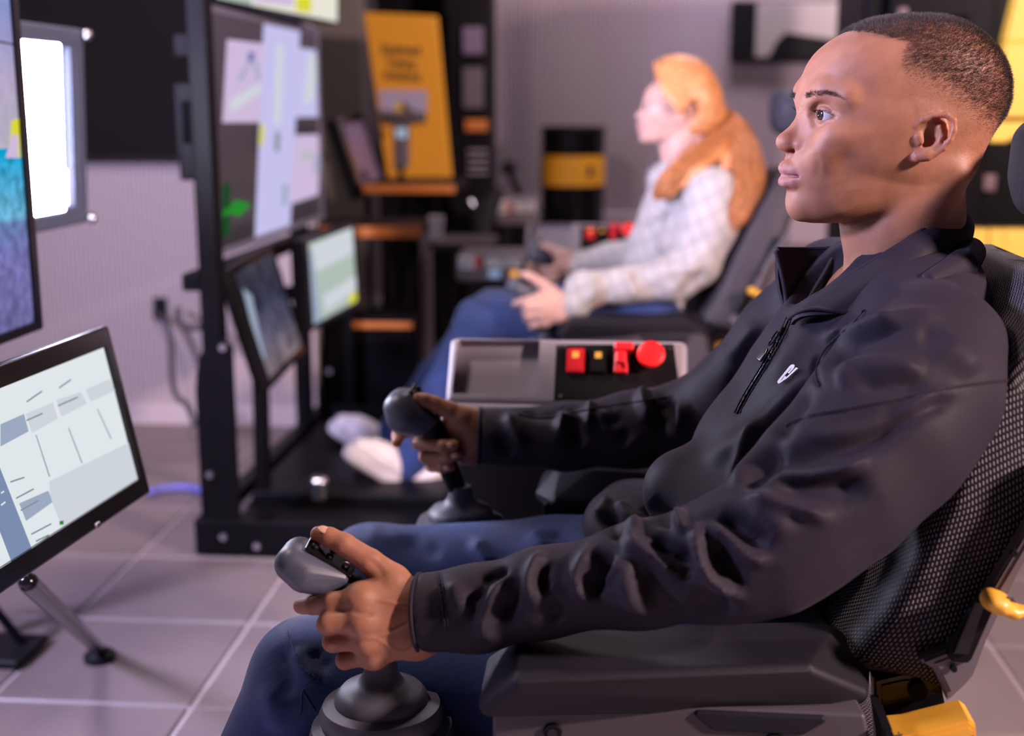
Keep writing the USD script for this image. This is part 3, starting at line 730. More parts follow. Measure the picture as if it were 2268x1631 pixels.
def seat(k, label, full=True):
    t = thing('operator_seat', label, 'chair', rp(.15, 0, 0, k))
    R = lambda m: rig(m, k)
    # backrest, headrest, cushion
    olof('backrest', loft(sp_back, [.23, .26, .265, .26, .235, .21, .17], [.10, .13, .125, .11, .10, .09, .07], bulge=.012), M['weave'], t, k)
    sph = [p + (np.array([-.035, .05]) if k else 0) for p in sp_head]
    olof('headrest', loft(sph, [.11, .135, .14, .135, .11], [.07, .10, .105, .10, .07], r=.035), M['weave_fine'], t, k)
    hb = np.array(sph).mean(0)
    for d in (-.05, .05): obj('headrest_post', R(hullspheres([(hb[0] + .06, d, hb[1] - .05), (sp_back[-1][0] + .05, d, sp_back[-1][1] - .06)], .008)), M['black_metal'], t)
    olof('seat_cushion', loft([(-.33, .30), (-.34, .345), (-.30, .365), (-.12, .345), (.0, .335), (.05, .335)], .235, .10, r=.03), M['weave'], t, k)
    obj('seat_base', R(rbox(.42, .36, .09, .015).translate((-.05, 0, .215))), M['black_plastic'], t)
    obj('seat_pedestal', R(rbox(.34, .30, .17, .02).translate((-.05, 0, .09))), M['black_metal'], t)
    # side frames with slot and levers, both sides
    ins = [bz(a, b, -.27) for a, b in ((2400, 985), (2268, 1158), (2190, 1290), (2128, 1396), (2095, 1429), (2032, 1453))]
    out = [bz(a, b, -.27) for a, b in ((2060, 1470), (2078, 1505), (2092, 1541), (2131, 1506), (2150, 1483), (2177, 1411), (2243, 1269), (2290, 1180), (2430, 1000))]
    poly = np.array(ins + out)
    for s in (-1, 1):
        fp = obj('side_frame', R(side_prism(poly, s * .272, .028, .006)), M['frame_plastic'], t, smooth=25)
        sl = np.array([bz(a, b, -.29) for a, b in ((2172, 1308), (2203, 1298), (2215, 1318), (2152, 1462), (2143, 1470), (2108, 1466), (2098, 1452), (2103, 1430))])
        obj('lever_slot_rim', R(side_prism(sl, s * .287, .008, .002)), M['black_plastic'], fp, smooth=25)
        sl2 = np.array([bz(a, b, -.295) for a, b in ((2160, 1335), (2183, 1338), (2146, 1452), (2112, 1450))])
        obj('lever_slot', R(side_prism(sl2, s * .2925, .004, .001)), M['black_gloss'], fp, smooth=25)
        for a, b in ((2243, 1223), (2110, 1478), (2120, 1440), (2150, 1350)):
            p = bz(a, b, -.286); obj('fastener', R(m3.Manifold.cylinder(.004, .0035, .003, 12).rotate((90, 0, 0)).translate((p[0], s * .288 - (.0 if s < 0 else -.003), p[1]))), M['black_plastic'], fp)
    lev = [bz(a, b, -.30) for a, b in ((2192, 1324), (2210, 1332), (2240, 1350), (2262, 1348))]
    V = Vol((lev[0][0] - .03, -.345, lev[0][1] - .04), (lev[-1][0] + .03, -.265, lev[0][1] + .03), .0018)
    L3 = [np.array([p[0], -.305, p[1]]) for p in lev]
    chain(V, L3, [.0095, .0085, .0055, .0048], .006, stretch=((0, 1, 0), 1.7))
    v, f = V.mesh(); yl = obj('recline_lever', R((v, f)), M['yellow'], t, smooth=True, label='yellow recline lever')
    for i, (a, b, c, d) in enumerate(((2232, 1329, 2240, 1332), (2238, 1336, 2250, 1340), (2244, 1331, 2248, 1340))):
        p, q = bz(a, b, -.315), bz(c, d, -.315)
        obj('lever_mark', R(hullspheres([(p[0], -.3125, p[1] + .0015), (q[0], -.3125, q[1] + .0015)], .0009, 6)), M['ink'], yl)
    hb2 = [np.array([*bz(a, b, -.30)]) for a, b in ((1950, 1622), (2010, 1616), (2140, 1584), (2154, 1594), (2156, 1626), (2030, 1671), (1960, 1676))]
    hd = prism(hb2, .05, .005)
    gr = prism([bz(a, b, -.30) for a, b in ((2040, 1638), (2148, 1614), (2150, 1623), (2040, 1654))], .2)
    v, f = meshkit.arrays(hd - gr.translate((0, 0, .115)), False)[:2]
    yh = obj('slide_handle', R((np.stack([v[:, 0], -v[:, 2] - .29, v[:, 1]], 1), f)), M['yellow'], t, smooth=25, label='yellow seat handle')
    for (a, b), (c, d) in (((1976, 1624), (1980, 1632)), ((1980, 1632), (1998, 1629)), ((1990, 1624), (1991, 1625)), ((1990, 1636), (1991, 1636))):
        p, q = bz(a, b, -.316), bz(c, d, -.316)
        obj('handle_mark', R(hullspheres([(p[0], -.3155, p[1]), (q[0], -.3155, q[1])], .0009, 6)), M['ink'], yh)
    br = [bz(a, b, -.24) for a, b in ((1930, 1494), (1990, 1480), (2048, 1476), (2070, 1490), (2082, 1520), (2098, 1600), (2100, 1680), (1940, 1680))]
    for s in (-1, 1): obj('pivot_bracket', R(side_prism(br, s * .24, .03, .007)), M['black_gloss'], t, smooth=30)
    p = bz(2034, 1534, -.26); obj('pivot_bolt', R(m3.Manifold.cylinder(.006, .009, .009, 20).rotate((90, 0, 0)).translate((p[0], -.254, p[1]))), M['black_metal'], t)
    # armrests
    for s, mir in ((-1, 1), (1, 1)):
        top = [on_plane(a, b, (0, 0, PADZ), Z_) for a, b in ((1797, 1466), (1850, 1385), (1780, 1376), (1250, 1392), (1150, 1412), (1140, 1496), (1300, 1478))]
        mid = [on_plane(a, b, (0, 0, PADZ - .030), Z_) for a, b in ((1912, 1512), (1915, 1440), (1880, 1400), (1150, 1420), (1090, 1450), (1072, 1545), (1100, 1540))]
        low = [on_plane(a, b, (0, 0, PADZ - .042), Z_) for a, b in ((1840, 1552), (1895, 1470), (1150, 1440), (1075, 1560))]
        pts = np.array(top + mid + low)
        loc = (pts - ORIGINS[0]) @ RIG
        if s > 0:
            loc[:, 1] = -loc[:, 1]; loc[:, 0] += .005
            loc[:, 1] += .065
        cl_ = loc.mean(0); li = loc - np.array([0, 0, .011]); li[:, :2] += (cl_[:2] - li[:, :2]) * np.array([.03, .10]); li[len(top) + len(mid):, 2] += .012
        hull = hullspheres(li, .011, 20)
        obj('armrest_pad', R(hull), M['pad'], t, smooth=60, label=None)
        b0, b1 = loc[:, 0].min(), loc[:, 0].max(); dm = loc[:, 1].mean()
        body = hullspheres([(x, y, z) for x, y in ((b0 + .012, dm - .052), (b1 - .022, dm - .052), (b0 + .012, dm + .05), (b1 - .03, dm + .05)) for z in (PADZ - .046, PADZ - .10)] + [(b1 + .02, dm - .048, PADZ - .22), (b1 + .02, dm + .05, PADZ - .22), (b0 + .03, dm - .05, PADZ - .22), (b0 + .03, dm + .05, PADZ - .22)], .004)
        bd = obj('armrest_body', R(body), M['grey_plastic'] if s < 0 else M['black_plastic'], t, smooth=30)
        stp = hullspheres([(b0 + x, y, z) for x, z in ((.20, PADZ - .048), (.215, PADZ - .060), (.312, PADZ - .048), (.295, PADZ - .060)) for y in (dm - .056, dm + .04)], .004)
        obj('armrest_step', R(stp), M['pad'], bd, smooth=30)
        for q in (.065, .27):
            for rr, hh, mm in ((.0095, .004, M['black_plastic']), (.0055, .0048, M['black_gloss'])):
                obj('bolt', R(m3.Manifold.cylinder(hh, rr, rr * .86, 24).rotate((90, 0, 0)).translate((b0 + q, dm - .055, PADZ - .073))), mm, bd)
        obj('rear_trim', R(side_prism([(b1 - .004, PADZ - .05), (b1 + .004, PADZ - .05), (b1 + .045, PADZ - .22), (b1 + .03, PADZ - .22)], dm - .03, .07, .002)), M['black_plastic'], bd)
        # joystick pod in front
        c = (KL if s < 0 else KR); cl = (c + SLIDE[k] - ORIGINS[0]) @ RIG
        pod = hullspheres([(cl[0] + x, cl[1] + y, z) for x in (-.095, .10) for y in (-.075, .075) for z in (c[2] - .012, c[2] - .10)], .008)
        obj('joystick_pod', R(pod), M['grey_plastic'], t, smooth=30)
        obj('pod_rim', R(rbox(.17, .152, .006, .002).translate((cl[0], cl[1], c[2] - .002))), M['frame_plastic'], t)
    joystick(t, k, KL, 1.19, ((657, 1240), (684, 1258), (722, 1278), (762, 1270)), (42, 47, 33, 17), ((676, 1192), (793, 1266)), (770, 1300), True)
    joystick(t, k, KR, 1.73, ((890, 900), (900, 918), (930, 936), (958, 930)), (37, 42, 26, 13), ((905, 853), (978, 928)), (950, 930), False)
    # right-hand console with tray and switches
    W = fst(1523, 760)[0]
    o = FB[0]; Rf = np.stack([B_, FU_, FN], 1)
    box = rbox(W, FH, .075, .010).translate((W / 2, FH / 2, -.0375))
    tr = [fst(1016, 752), fst(1196, 752), fst(1188, 872), fst(1000, 872)]
    tc = m3.Manifold.extrude(m3.CrossSection([[list(p) for p in (tr[3], tr[2], tr[1], tr[0])]], m3.FillRule.NonZero).offset(-.003, m3.JoinType.Round).offset(.003, m3.JoinType.Round), .1).translate((0, 0, -.022))
    pn = [fst(1232, 764), fst(1492, 762), fst(1503, 845), fst(1508, 888), fst(1226, 888)]
    ps = m3.CrossSection([[list(p) for p in pn[::-1]]], m3.FillRule.NonZero)
    con = box - tc - m3.Manifold.extrude(ps, .1).translate((0, 0, -.004))
    cs = obj('console', sh(place(con, Rf, o), k), M['console_plastic'], t, smooth=30)
    obj('switch_panel', sh(place(m3.Manifold.extrude(ps.offset(-.0008, m3.JoinType.Round), .003).translate((0, 0, -.0035)), Rf, o), k), M['black_plastic'], cs)
    def cap(px, py): s_, t_ = fst(px, py); return np.array([s_, t_, 0])
    for a, b in ((1240, 769), (1252, 769), (1472, 772), (1484, 772), (1243, 878)):
        obj('screw', sh(place(lathe([(0, 0), (.0028, 0), (.0026, .0012), (0, .0016)], 14), Rf, o + Rf @ cap(a, b)), k), M['steel'], cs)
    for a, b, m_, l in ((1275, 802, 'red', 'red rocker switch with amber light'), (1325, 803, 'black_plastic', 'black rocker switch with amber light')):
        c = cap(a, b)
        sw = prism([(-.0125, -.02), (.0125, -.02), (.0135, -.015), (.0135, .015), (.0125, .02), (-.0125, .02), (-.0135, .015), (-.0135, -.015)], .010, .003)
        p_ = obj('rocker_switch', sh(place(sw, Rf, o + Rf @ (c + [0, 0, .004])), k), M[m_], cs, smooth=30, label=l)
        obj('switch_lamp', sh(place(rbox(.010, .010, .003, .001), Rf, o + Rf @ (c + [0, .008, .009])), k), M['lamp_amber'], p_)
    c = cap(1377, 800)
    gd = rbox(.021, .034, .012, .003).translate((-.001, -.006, .004)) + rbox(.030, .014, .018, .004).translate((.003, .018, .009)) + rbox(.016, .02, .018, .003).translate((-.001, -.002, .012))
    gp = obj('guarded_switch', sh(place(gd, Rf, o + Rf @ c), k), M['red'], cs, smooth=30, label='red flip-up switch guard')
    for x in (-.006, .006): obj('guard_pin', sh(place(m3.Manifold.sphere(.003, 12), Rf, o + Rf @ (c + [x, -.014, .011])), k), M['red'], gp)
    c = cap(1441, 797)
    es = obj('emergency_stop', sh(place(lathe([(0, .0), (.013, 0), (.013, .012), (.0195, .014), (.0212, .019), (.0200, .0235), (.014, .026), (0, .0265)], 40), Rf, o + Rf @ c), k), M['red_button'], cs, smooth=30, label='round red emergency stop button')
    cb = (o - ORIGINS[0]) @ RIG
    obj('console_body', R(rbox(W - .03, .09, .20, .012).translate((cb[0] + W / 2 - .005, cb[1] + .06, cb[2] - .11))), M['grey_plastic'], t)
    obj('console_lip', R(rbox(W, .03, .014, .005).translate((cb[0] + W / 2, cb[1] + .004, cb[2] - .008))), M['console_plastic'], t)
    obj('console_foot', R(rbox(W - .10, .08, cb[2] - .19, .01).translate((cb[0] + W / 2 + .02, cb[1] + .07, (cb[2] - .19) / 2 + .002))), M['black_plastic'], t)
    for s in (-1, 1):
        obj('pod_arm', R(rbox(.60, .045, .05, .01).translate((-.25, s * .27, .285))), M['black_metal'], t)
        obj('pod_strut', R(hullspheres([(-.15, s * .27, .28), (-.05, s * .15, .13)], .022)), M['black_metal'], t)
    return t
seat(0, 'woven black operator seat in the foreground carrying the man in the dark jacket')
seat(1, 'woven grey operator seat behind, carrying the woman in the pale jacket')
# ------------------------------------------------------------------ people
def skin(name, base, deep, rough=.55, lip=(.27, .115, .10)):
    nodes = {'tc': ('texture_coordinate', {}), 'n': ('noise_texture', {'scale': 55, 'detail': 4.0}), 'r': ('rgb_ramp', {'ramp': [(.3, deep), (.7, base)]}),
             'v': ('voronoi_texture', {'scale': 900.0}), 'n2': ('noise_texture', {'scale': 700, 'detail': 3.0}), 'a': ('math', {'math_type': 'add'}),
             'b': ('bump', {'strength': .16, 'distance': .0005}), 'at': ('attribute', {'attribute': 'redness'}), 'lm': ('mix', {'color2': lip}),
             'p': ('principled_bsdf', {'roughness': rough, 'subsurface_weight': .22, 'subsurface_scale': .004, 'subsurface_radius': (1.0, .35, .2), 'specular_ior_level': .36})}
    return usdkit.material(stage, '/World/Looks/' + name, nodes, [('tc.object', 'n.vector'), ('n.fac', 'r.fac'), ('r.color', 'lm.color1'), ('at.fac', 'lm.fac'), ('lm.color', 'p.base_color'), ('tc.object', 'v.vector'), ('tc.object', 'n2.vector'), ('v.distance', 'a.value1'), ('n2.fac', 'a.value2'), ('a.value', 'b.height'), ('b.normal', 'p.normal')], surface='p.BSDF')
M['skin'] = skin('brown_skin', (.31, .135, .078), (.25, .105, .058))
# mat('lips', (.30, .135, .115), .38, bump=.3, bscale=700, bdist=.0004)
M['skin_pale'] = skin('pale_skin', (.56, .34, .28), (.52, .30, .25), .5, (.50, .20, .19))
M['nail'] = mat('finger_nail', (.52, .28, .21), .28)
M['eyewhite'] = mat('eye_white', (.42, .38, .39), .15)
M['iris'] = mat('iris', (.035, .014, .008), .08, coat_weight=1.0)
M['pupil'] = mat('pupil', (.004, .004, .004), .05, coat_weight=1.0)
M['hair'] = mat('short_hair', (.040, .027, .025), .38)
M['brow'] = mat('eyebrow_hair', (.012, .008, .008), .5)
M['redhair'] = mat('red_hair', (.56, .235, .085), .48, noise=.45, nscale=90)
M['tie'] = mat('hair_tie', (.01, .01, .012), .5)

class Head:
    """Head-local frame: u forward, v up, w towards the camera side; origin behind the eyes."""
    def __init__(s, origin, yaw):
        s.o = np.array(origin, float)
        s.F = np.array([-math.cos(yaw), math.sin(yaw), 0]); s.L = np.array([-math.sin(yaw), -math.cos(yaw), 0])
        s.R = np.stack([s.F, Z_, s.L], 1)
    def px(s, x, y, w=0.0):
        """Head-local point seen at a pixel in the plane at lateral offset w."""
        p = on_plane(x, y, s.o + w * s.L, s.L)
        return (p - s.o) @ s.R
    def world(s, v): return np.asarray(v) @ s.R.T + s.o

def slices(tab, e=2.3, cfrac=.5):
    """Implicit body from horizontal slices: rows (v, front u, back u, half width)."""
    t = np.array(sorted(map(tuple, tab))); vv = t[:, 0]
    Fi, Bi, Wi = (PchipInterpolator(vv, t[:, k]) for k in (1, 2, 3))
    lo, hi = np.array([t[:, 2].min(), vv[0], -t[:, 3].max()]), np.array([t[:, 1].max(), vv[-1], t[:, 3].max()])
    def fn(u, v, w):
        q = np.clip(v, vv[0], vv[-1]).ravel()
        sh_ = v.shape
        F, B, W = Fi(q).reshape(sh_), Bi(q).reshape(sh_), Wi(q).reshape(sh_)
        c = F * (1 - cfrac) + B * cfrac
        r = np.where(u > c, F - c, c - B)
        r, W = np.maximum(r, 1e-4), np.maximum(W, 1e-4)
        g = ((np.abs(u - c) / r) ** e + (np.abs(w) / W) ** e) ** (1 / e)
        d = (g - 1) * np.minimum(r, W)
        out = np.maximum(vv[0] - v, v - vv[-1])
        return np.maximum(d, out).astype(np.float32)
    return fn, lo, hi

def eye_centre(H, s): return H.px(1837, 255, .0315) * [1, 1, 0] + np.array([0, 0, s * .0315])
def build_head(H, h=.0016, female=False, neck=True):
    P = H.px
    tr = lambda rows: [(P(f, y)[1], P(f, y)[0], P(b, y)[0], w) for y, f, b, w in rows]
    V = Vol((-.150, -.20, -.095), (.128, .118, .095), h)
    cran = tr([(36.5, 2012, 2050, .004), (39, 1975, 2078, .026), (44, 1944, 2097, .037), (52, 1916, 2118, .047), (62, 1896, 2137, .0545), (76, 1868, 2158, .0610), (95, 1838, 2177, .0665), (120, 1811, 2197, .0715), (153, 1791, 2212, .0755), (185, 1781, 2218, .0770), (215, 1779, 2217, .0768), (243, 1783, 2210, .0755), (271, 1790, 2197, .0735), (300, 1798, 2182, .070), (335, 1812, 2166, .066), (365, 1835, 2155, .062), (385, 1870, 2142, .056), (400, 1905, 2115, .044), (410, 1950, 2070, .02)])
    V.add(slices(cran, 2.35), .0)
    jaw = tr([(196, 1880, 1960, .010), (204, 1840, 2000, .030), (214, 1806, 2040, .050), (227, 1790, 2065, .0625), (255, 1785, 2078, .0675), (285, 1782, 2078, .0685), (312, 1772, 2070, .0670), (340, 1748, 2062, .0640), (370, 1741, 2052, .0605), (395, 1742, 2040, .0575), (420, 1748, 2022, .0545), (442, 1750, 1996, .0505), (460, 1754, 1965, .0455), (474, 1760, 1930, .039), (484, 1769, 1895, .031), (490, 1782, 1862, .022), (493.5, 1800, 1838, .008)])
    V.add(slices(jaw, 2.25, .62), .02)
    C = lambda x, y, w, fw=0: P(x, y, fw) * [1, 1, 0] + np.array([0, 0, w])
    # brow ridge, forehead bosses, cheekbones
    for s in (1, -1):
        V.add(rc(C(1796, 214, s * .010), C(1806, 204, s * .032), .0085, .0095), .012)
        V.add(rc(C(1806, 204, s * .032), C(1840, 212, s * .056), .0095, .008), .012)
        V.cut(ell(C(1794, 255, s * .036), (.0090, .0115, .0170)), .010)
        V.add(rc(C(1806, 246, s * .0085), C(1786, 318, s * .0135), .0110, .0125), .006); V.add(rc(C(1782, 285, s * .005), C(1766, 316, s * .008), .0085, .0090), .004)
        V.add(ell(C(1836, 300, s * .047), (.022, .0125, .012)), .016)
        V.add(ell(C(1805, 335, s * .036), (.015, .016, .014)), .014)
    # nose
    V.add(rc(C(1789, 238, 0), C(1775, 276, 0), .0066, .0078), .007)
    V.add(rc(C(1775, 276, 0), C(1740, 313, 0), .0078, .0092), .005)
    V.add(ell(C(1739.5, 315, 0), (.0092, .0090, .0105)), .004)
    for s in (1, -1):
        V.add(ell(C(1770, 321, s * .0145), (.0105, .0080, .0070)), .0035)
        V.add(ell(C(1746, 318, s * .0065), (.0075, .0075, .0065)), .004)
    V.add(rc(C(1744, 325, 0), C(1757, 338, 0), .0048, .0055), .004)
    for s in (1, -1): V.cut(rc(C(1747, 333, s * .0070), C(1761, 331, s * .0100), .0030, .0040), .0022)
    # lips
    up = [((1746, 374), .0), ((1747, 373.5), .006), ((1760, 378), .013), ((1779, 385.5), .0195), ((1794, 392), .0245)]
    lo = [((1746, 404), .0), ((1748, 404), .006), ((1761, 403), .013), ((1778, 398), .0195), ((1793, 393), .0245)]
    m = [((1728, 389), .0), ((1734, 389), .007), ((1750, 389.5), .0145), ((1770, 391), .0215), ((1798, 393), .0275)]
    Q = lambda p, w, s: P(*p, w) * [1, 1, 0] + np.array([0, 0, s * w])
    for s in (1, -1):
        for i in range(4):
            V.add(rc(Q(*up[i], s), Q(*up[i + 1], s), (.0062, .0064, .0058, .0042)[i], (.0064, .0058, .0042, .002)[i]), .0045)
            V.add(rc(Q(*lo[i], s), Q(*lo[i + 1], s), (.0074, .0072, .0062, .0044)[i], (.0072, .0062, .0044, .002)[i]), .0045)
    for s in (1, -1):
        for i in range(4): V.cut(rc(Q(*m[i], s), Q(*m[i + 1], s), .0013, .0013), .002)
    V.cut(rc(C(1722, 362, 0), C(1733, 343, 0), .0030, .0026), .004)
    # chin
    V.add(ell(C(1773, 455, 0), (.0125, .0165, .019)), .012)
    V.cut(rc(C(1735, 425, -.018), C(1735, 425, .018), .0030, .0030), .007)
    # ear on both sides
    for s in (1, -1):
        E_ = lambda x, y, w: np.array([*P(x, y, .074)[:2], s * w])
        ax = np.array([.93, .20, -.32 * s]); 
        R = basis(ax, np.cross(ax, [0, 1, 0]) * 1.0)
        V.add(ell(E_(2064, 300, .0745), (.0165, .0225, .0040), np.stack([ax / np.linalg.norm(ax), np.array([-.2, .97, 0]) / np.hypot(.2, .97), np.cross(ax / np.linalg.norm(ax), np.array([-.2, .97, 0]) / np.hypot(.2, .97))], 1)), .004)
        rim = [((2036, 292), .0715), ((2028, 277), .0735), ((2043, 265), .0775), ((2064, 255), .0815), ((2086, 254), .0850), ((2099, 266), .0872), ((2100, 287), .0872), ((2093, 309), .0855), ((2082, 328), .0825), ((2066, 341), .0790)]
        pr = [E_(*a, w) for a, w in rim]; rr = [.0030, .0033, .0033, .0032, .0033, .0035, .0035, .0034, .0034, .0036]
        for i in range(len(pr) - 1): V.add(rc(pr[i], pr[i + 1], rr[i], rr[i + 1]), .0018)
        V.add(rc(E_(2052, 346, .0765), E_(2034, 348, .0725), .0055, .0056), .004)
        V.cut(ell(E_(2056, 302, .0815), (.0078, .0115, .0105)), .003)
        V.cut(ell(E_(2045, 319, .078), (.0055, .0042, .0065)), .003)
        V.cut(rc(E_(2062, 268, .083), E_(2088, 276, .0875), .0026, .0032), .0025)
        V.cut(rc(E_(2088, 276, .0875), E_(2084, 305, .0855), .0030, .0024), .0025)
        ah = [((2076, 280), .0805), ((2080, 300), .0815), ((2072, 320), .080), ((2058, 332), .078)]
        for i in range(3): V.add(rc(E_(*ah[i][0], ah[i][1]), E_(*ah[i + 1][0], ah[i + 1][1]), .0026, .0026), .002)
        V.add(rc(E_(2034, 302, .0745), E_(2038, 314, .0745), .0042, .0036), .003)
        V.add(rc(E_(2052, 335, .0775), E_(2044, 338, .0765), .0034, .003), .003)
    # neck and throat
    if neck:
        ns = (np.array([0, 0, 1.0]), .98)
        V.add(rc(C(2012, 400, 0), C(2004, 500, 0), .0600, .0605), .016)
        V.add(rc(C(2004, 500, 0), C(2008, 640, 0), .0605, .066), .012)
        V.add(rc(C(1900, 470, 0), C(1880 + 62, 560, 0), .020, .030), .018)
        V.add(rc(C(1902, 520, 0), C(1910, 545, 0), .0125, .012), .012)
        for s in (1, -1): V.add(rc(C(2075, 385, s * .052), C(1925, 610, s * .018), .0115, .011), .022)
    # eyelids: a shell over the eyeball with the slit cut out of it
    for s in (1, -1):
        ec = eye_centre(H, s)
        V.add(ell(ec, (.0142, .0142, .0145)), .0035)
        sl = smoothpath([(*ec * 0 + Q((x, y), w, s), ) for x, y, w in ((1811, 257, .0245), (1809, 255.5, .0285), (1812, 255, .034), (1822, 256, .0405), (1836, 258, .0455), (1847, 260, .0478))], 22)
        rs = np.interp(np.linspace(0, 1, 22), [0, .15, .4, .65, .85, 1], [.0016, .0038, .0046, .0038, .0022, .0008])
        for c, r in zip(sl, rs):
            dirv = (c - ec) / np.linalg.norm(c - ec)
            V.cut(rc(ec + dirv * .0100, ec + dirv * .021, r, r * 1.05), .001)
        V.add(ell(ec, (.0112, .0112, .0112)), .0)
    v, f = V.mesh()
    v = relax(v, f, 2, .4)
    return v, f[:, ::-1]

def bodies_join(parts):
    vs, fs, o = [], [], 0
    for v, f in parts: vs.append(v); fs.append(f + o); o += len(v)
    return np.vstack(vs), np.vstack(fs)
def component(v, f):
    """Keeps the largest connected piece and any piece above 4% of it."""
    from scipy.sparse import coo_matrix
    from scipy.sparse.csgraph import connected_components
    e = np.vstack([f[:, :2], f[:, 1:]])
    n, lab = connected_components(coo_matrix((np.ones(len(e)), (e[:, 0], e[:, 1])), shape=(len(v),) * 2), directed=False)
    c = np.bincount(lab); keep = c[lab] > .04 * c.max()
    ix = np.cumsum(keep) - 1
    return v[keep], ix[f[keep[f[:, 0]]]]

HM = Head(at(1960, 255, 1.40), YAW - math.radians(11))
hv, hf = build_head(HM)
hv, hf = component(hv, hf)
HEAD_LOCAL = hv.copy()
hv = HM.world(hv)
face_items = [
    ([(1812, 236), (1826, 233), (1845, 243), (1860, 255)], 2.2, -.0010),      # upper lid crease
    ([(1812, 263), (1828, 269), (1848, 269), (1862, 263)], 4, -.0006),        # lower lid
    ([(1800, 338), (1812, 362), (1806, 392)], 9, -.0008),                     # beside the mouth
    ([(1850, 340), (1880, 385), (1890, 420)], 40, -.0016),                    # hollow cheek
    ([(1830, 322), (1880, 300), (1950, 288)], 20, .0010),                     # cheekbone
    ([(1880, 150), (1900, 190), (1890, 230)], 30, -.0012),                    # temple
    ([(1960, 440), (1900, 462), (1840, 478)], 12, .0008),                     # jaw edge
]
_q = proj(hv)
def soften(v, f, w, it=14):
    r = relax(v, f, it, .6); return v + (r - v) * w[:, None]
def bump2(q, c, r): return np.exp(-(((q - c) / r) ** 2).sum(1))
_hloc = (hv - HM.o) @ HM.R
_qs = proj(HM.world(np.stack([_hloc[:, 0], _hloc[:, 1], np.abs(_hloc[:, 2])], 1)))
hv = soften(hv, hf, np.clip(bump2(_qs, [1772, 285], [26, 30]) * 1.5 + bump2(_qs, [1868, 222], [40, 26]) * 1.4 + bump2(_qs, [1800, 300], [30, 30]) + bump2(_qs, [1960, 225], [90, 26]) * 1.3 + bump2(_qs, [2110, 370], [40, 40]) * 1.2 + bump2(_qs, [1880, 380], [60, 60]), 0, 1) * (np.hypot(*(_qs - [1832, 255]).T) > 27), 40)
hv = strokes(hv, hf, face_items)

man = thing('person', 'man with short cropped hair in a dark zipped jacket and jeans holding two joysticks', 'person', rp(.16, 0, 0))
# eyes, lips, brows and hair of the man
def C_(H, x, y, w): return H.px(x, y, 0) * [1, 1, 0] + np.array([0, 0, w])
def eyes(H, parent, iris, white):
    for s in (1, -1):
        ec = eye_centre(H, s)
        ball = trimesh.creation.icosphere(4, .0129)
        e = obj('eyeball', place((np.array(ball.vertices), ball.faces), None, H.world(ec)), white, parent, smooth=True)
        gz = (H.F * .97 + H.L * (.24 if s > 0 else .1) + Z_ * .01); gz /= np.linalg.norm(gz); R = basis(gz)[:, [1, 2, 0]]
        obj('iris', place(lathe([(.0064, .0110), (.0062, .0117), (.0048, .0125), (.0023, .01322), (.0, .0134)], 32), R, H.world(ec)), iris, e, smooth=True)
        obj('pupil', place(lathe([(.0025, .01322), (.0018, .01345), (0, .0136)], 24), R, H.world(ec)), M['pupil'], e, smooth=True)
body_parts = [(hv, hf)]
eyes(HM, man, M['iris'], M['eyewhite'])
def hairs(H, v, f, mask, n, length, width, lean, m, name, parent, seed, rand=.45, label=None):
    """Short strands growing from the scalp where mask(local points) > 0; mask also scales length and density."""
    r = np.random.default_rng(seed)
    tri = v[f]; area = np.linalg.norm(np.cross(tri[:, 1] - tri[:, 0], tri[:, 2] - tri[:, 0]), axis=1)
    cen = (tri.mean(1) - H.o) @ H.R
    wgt = area * np.clip(mask(cen), 0, 1)
    k = r.choice(len(f), n, p=wgt / wgt.sum())
    a, b = r.random((2, n)); flip = a + b > 1; a[flip], b[flip] = 1 - a[flip], 1 - b[flip]
    p = tri[k, 0] + a[:, None] * (tri[k, 1] - tri[k, 0]) + b[:, None] * (tri[k, 2] - tri[k, 0])
    nn = normals(v, f); q = nn[f[k]].mean(1); q /= np.linalg.norm(q, axis=1, keepdims=True)
    loc = (p - H.o) @ H.R
    ms = np.clip(mask(loc), .12, 1)
    d = q + lean @ H.R.T + r.normal(0, rand, (n, 3)); d /= np.linalg.norm(d, axis=1, keepdims=True)
    L = length * ms * r.uniform(.6, 1.15, n)
    mid = p + d * (L * .55)[:, None]; d2 = d + r.normal(0, rand * .6, (n, 3)); d2 /= np.linalg.norm(d2, axis=1, keepdims=True)
    pts = np.stack([p - q * .0004, mid, mid + d2 * (L * .45)[:, None]], 1).reshape(-1, 3)
    return curves(name, pts, np.full(n, 3), np.tile([width, width * .8, width * .25], n), m, parent, label)
_hl = np.array([HM.px(x, y, w)[:2] for x, y, w in ((1880, 66, 0), (1930, 72, .04), (1975, 82, .055), (2012, 94, .060), (2003, 118, .064), (1996, 140, .067))])
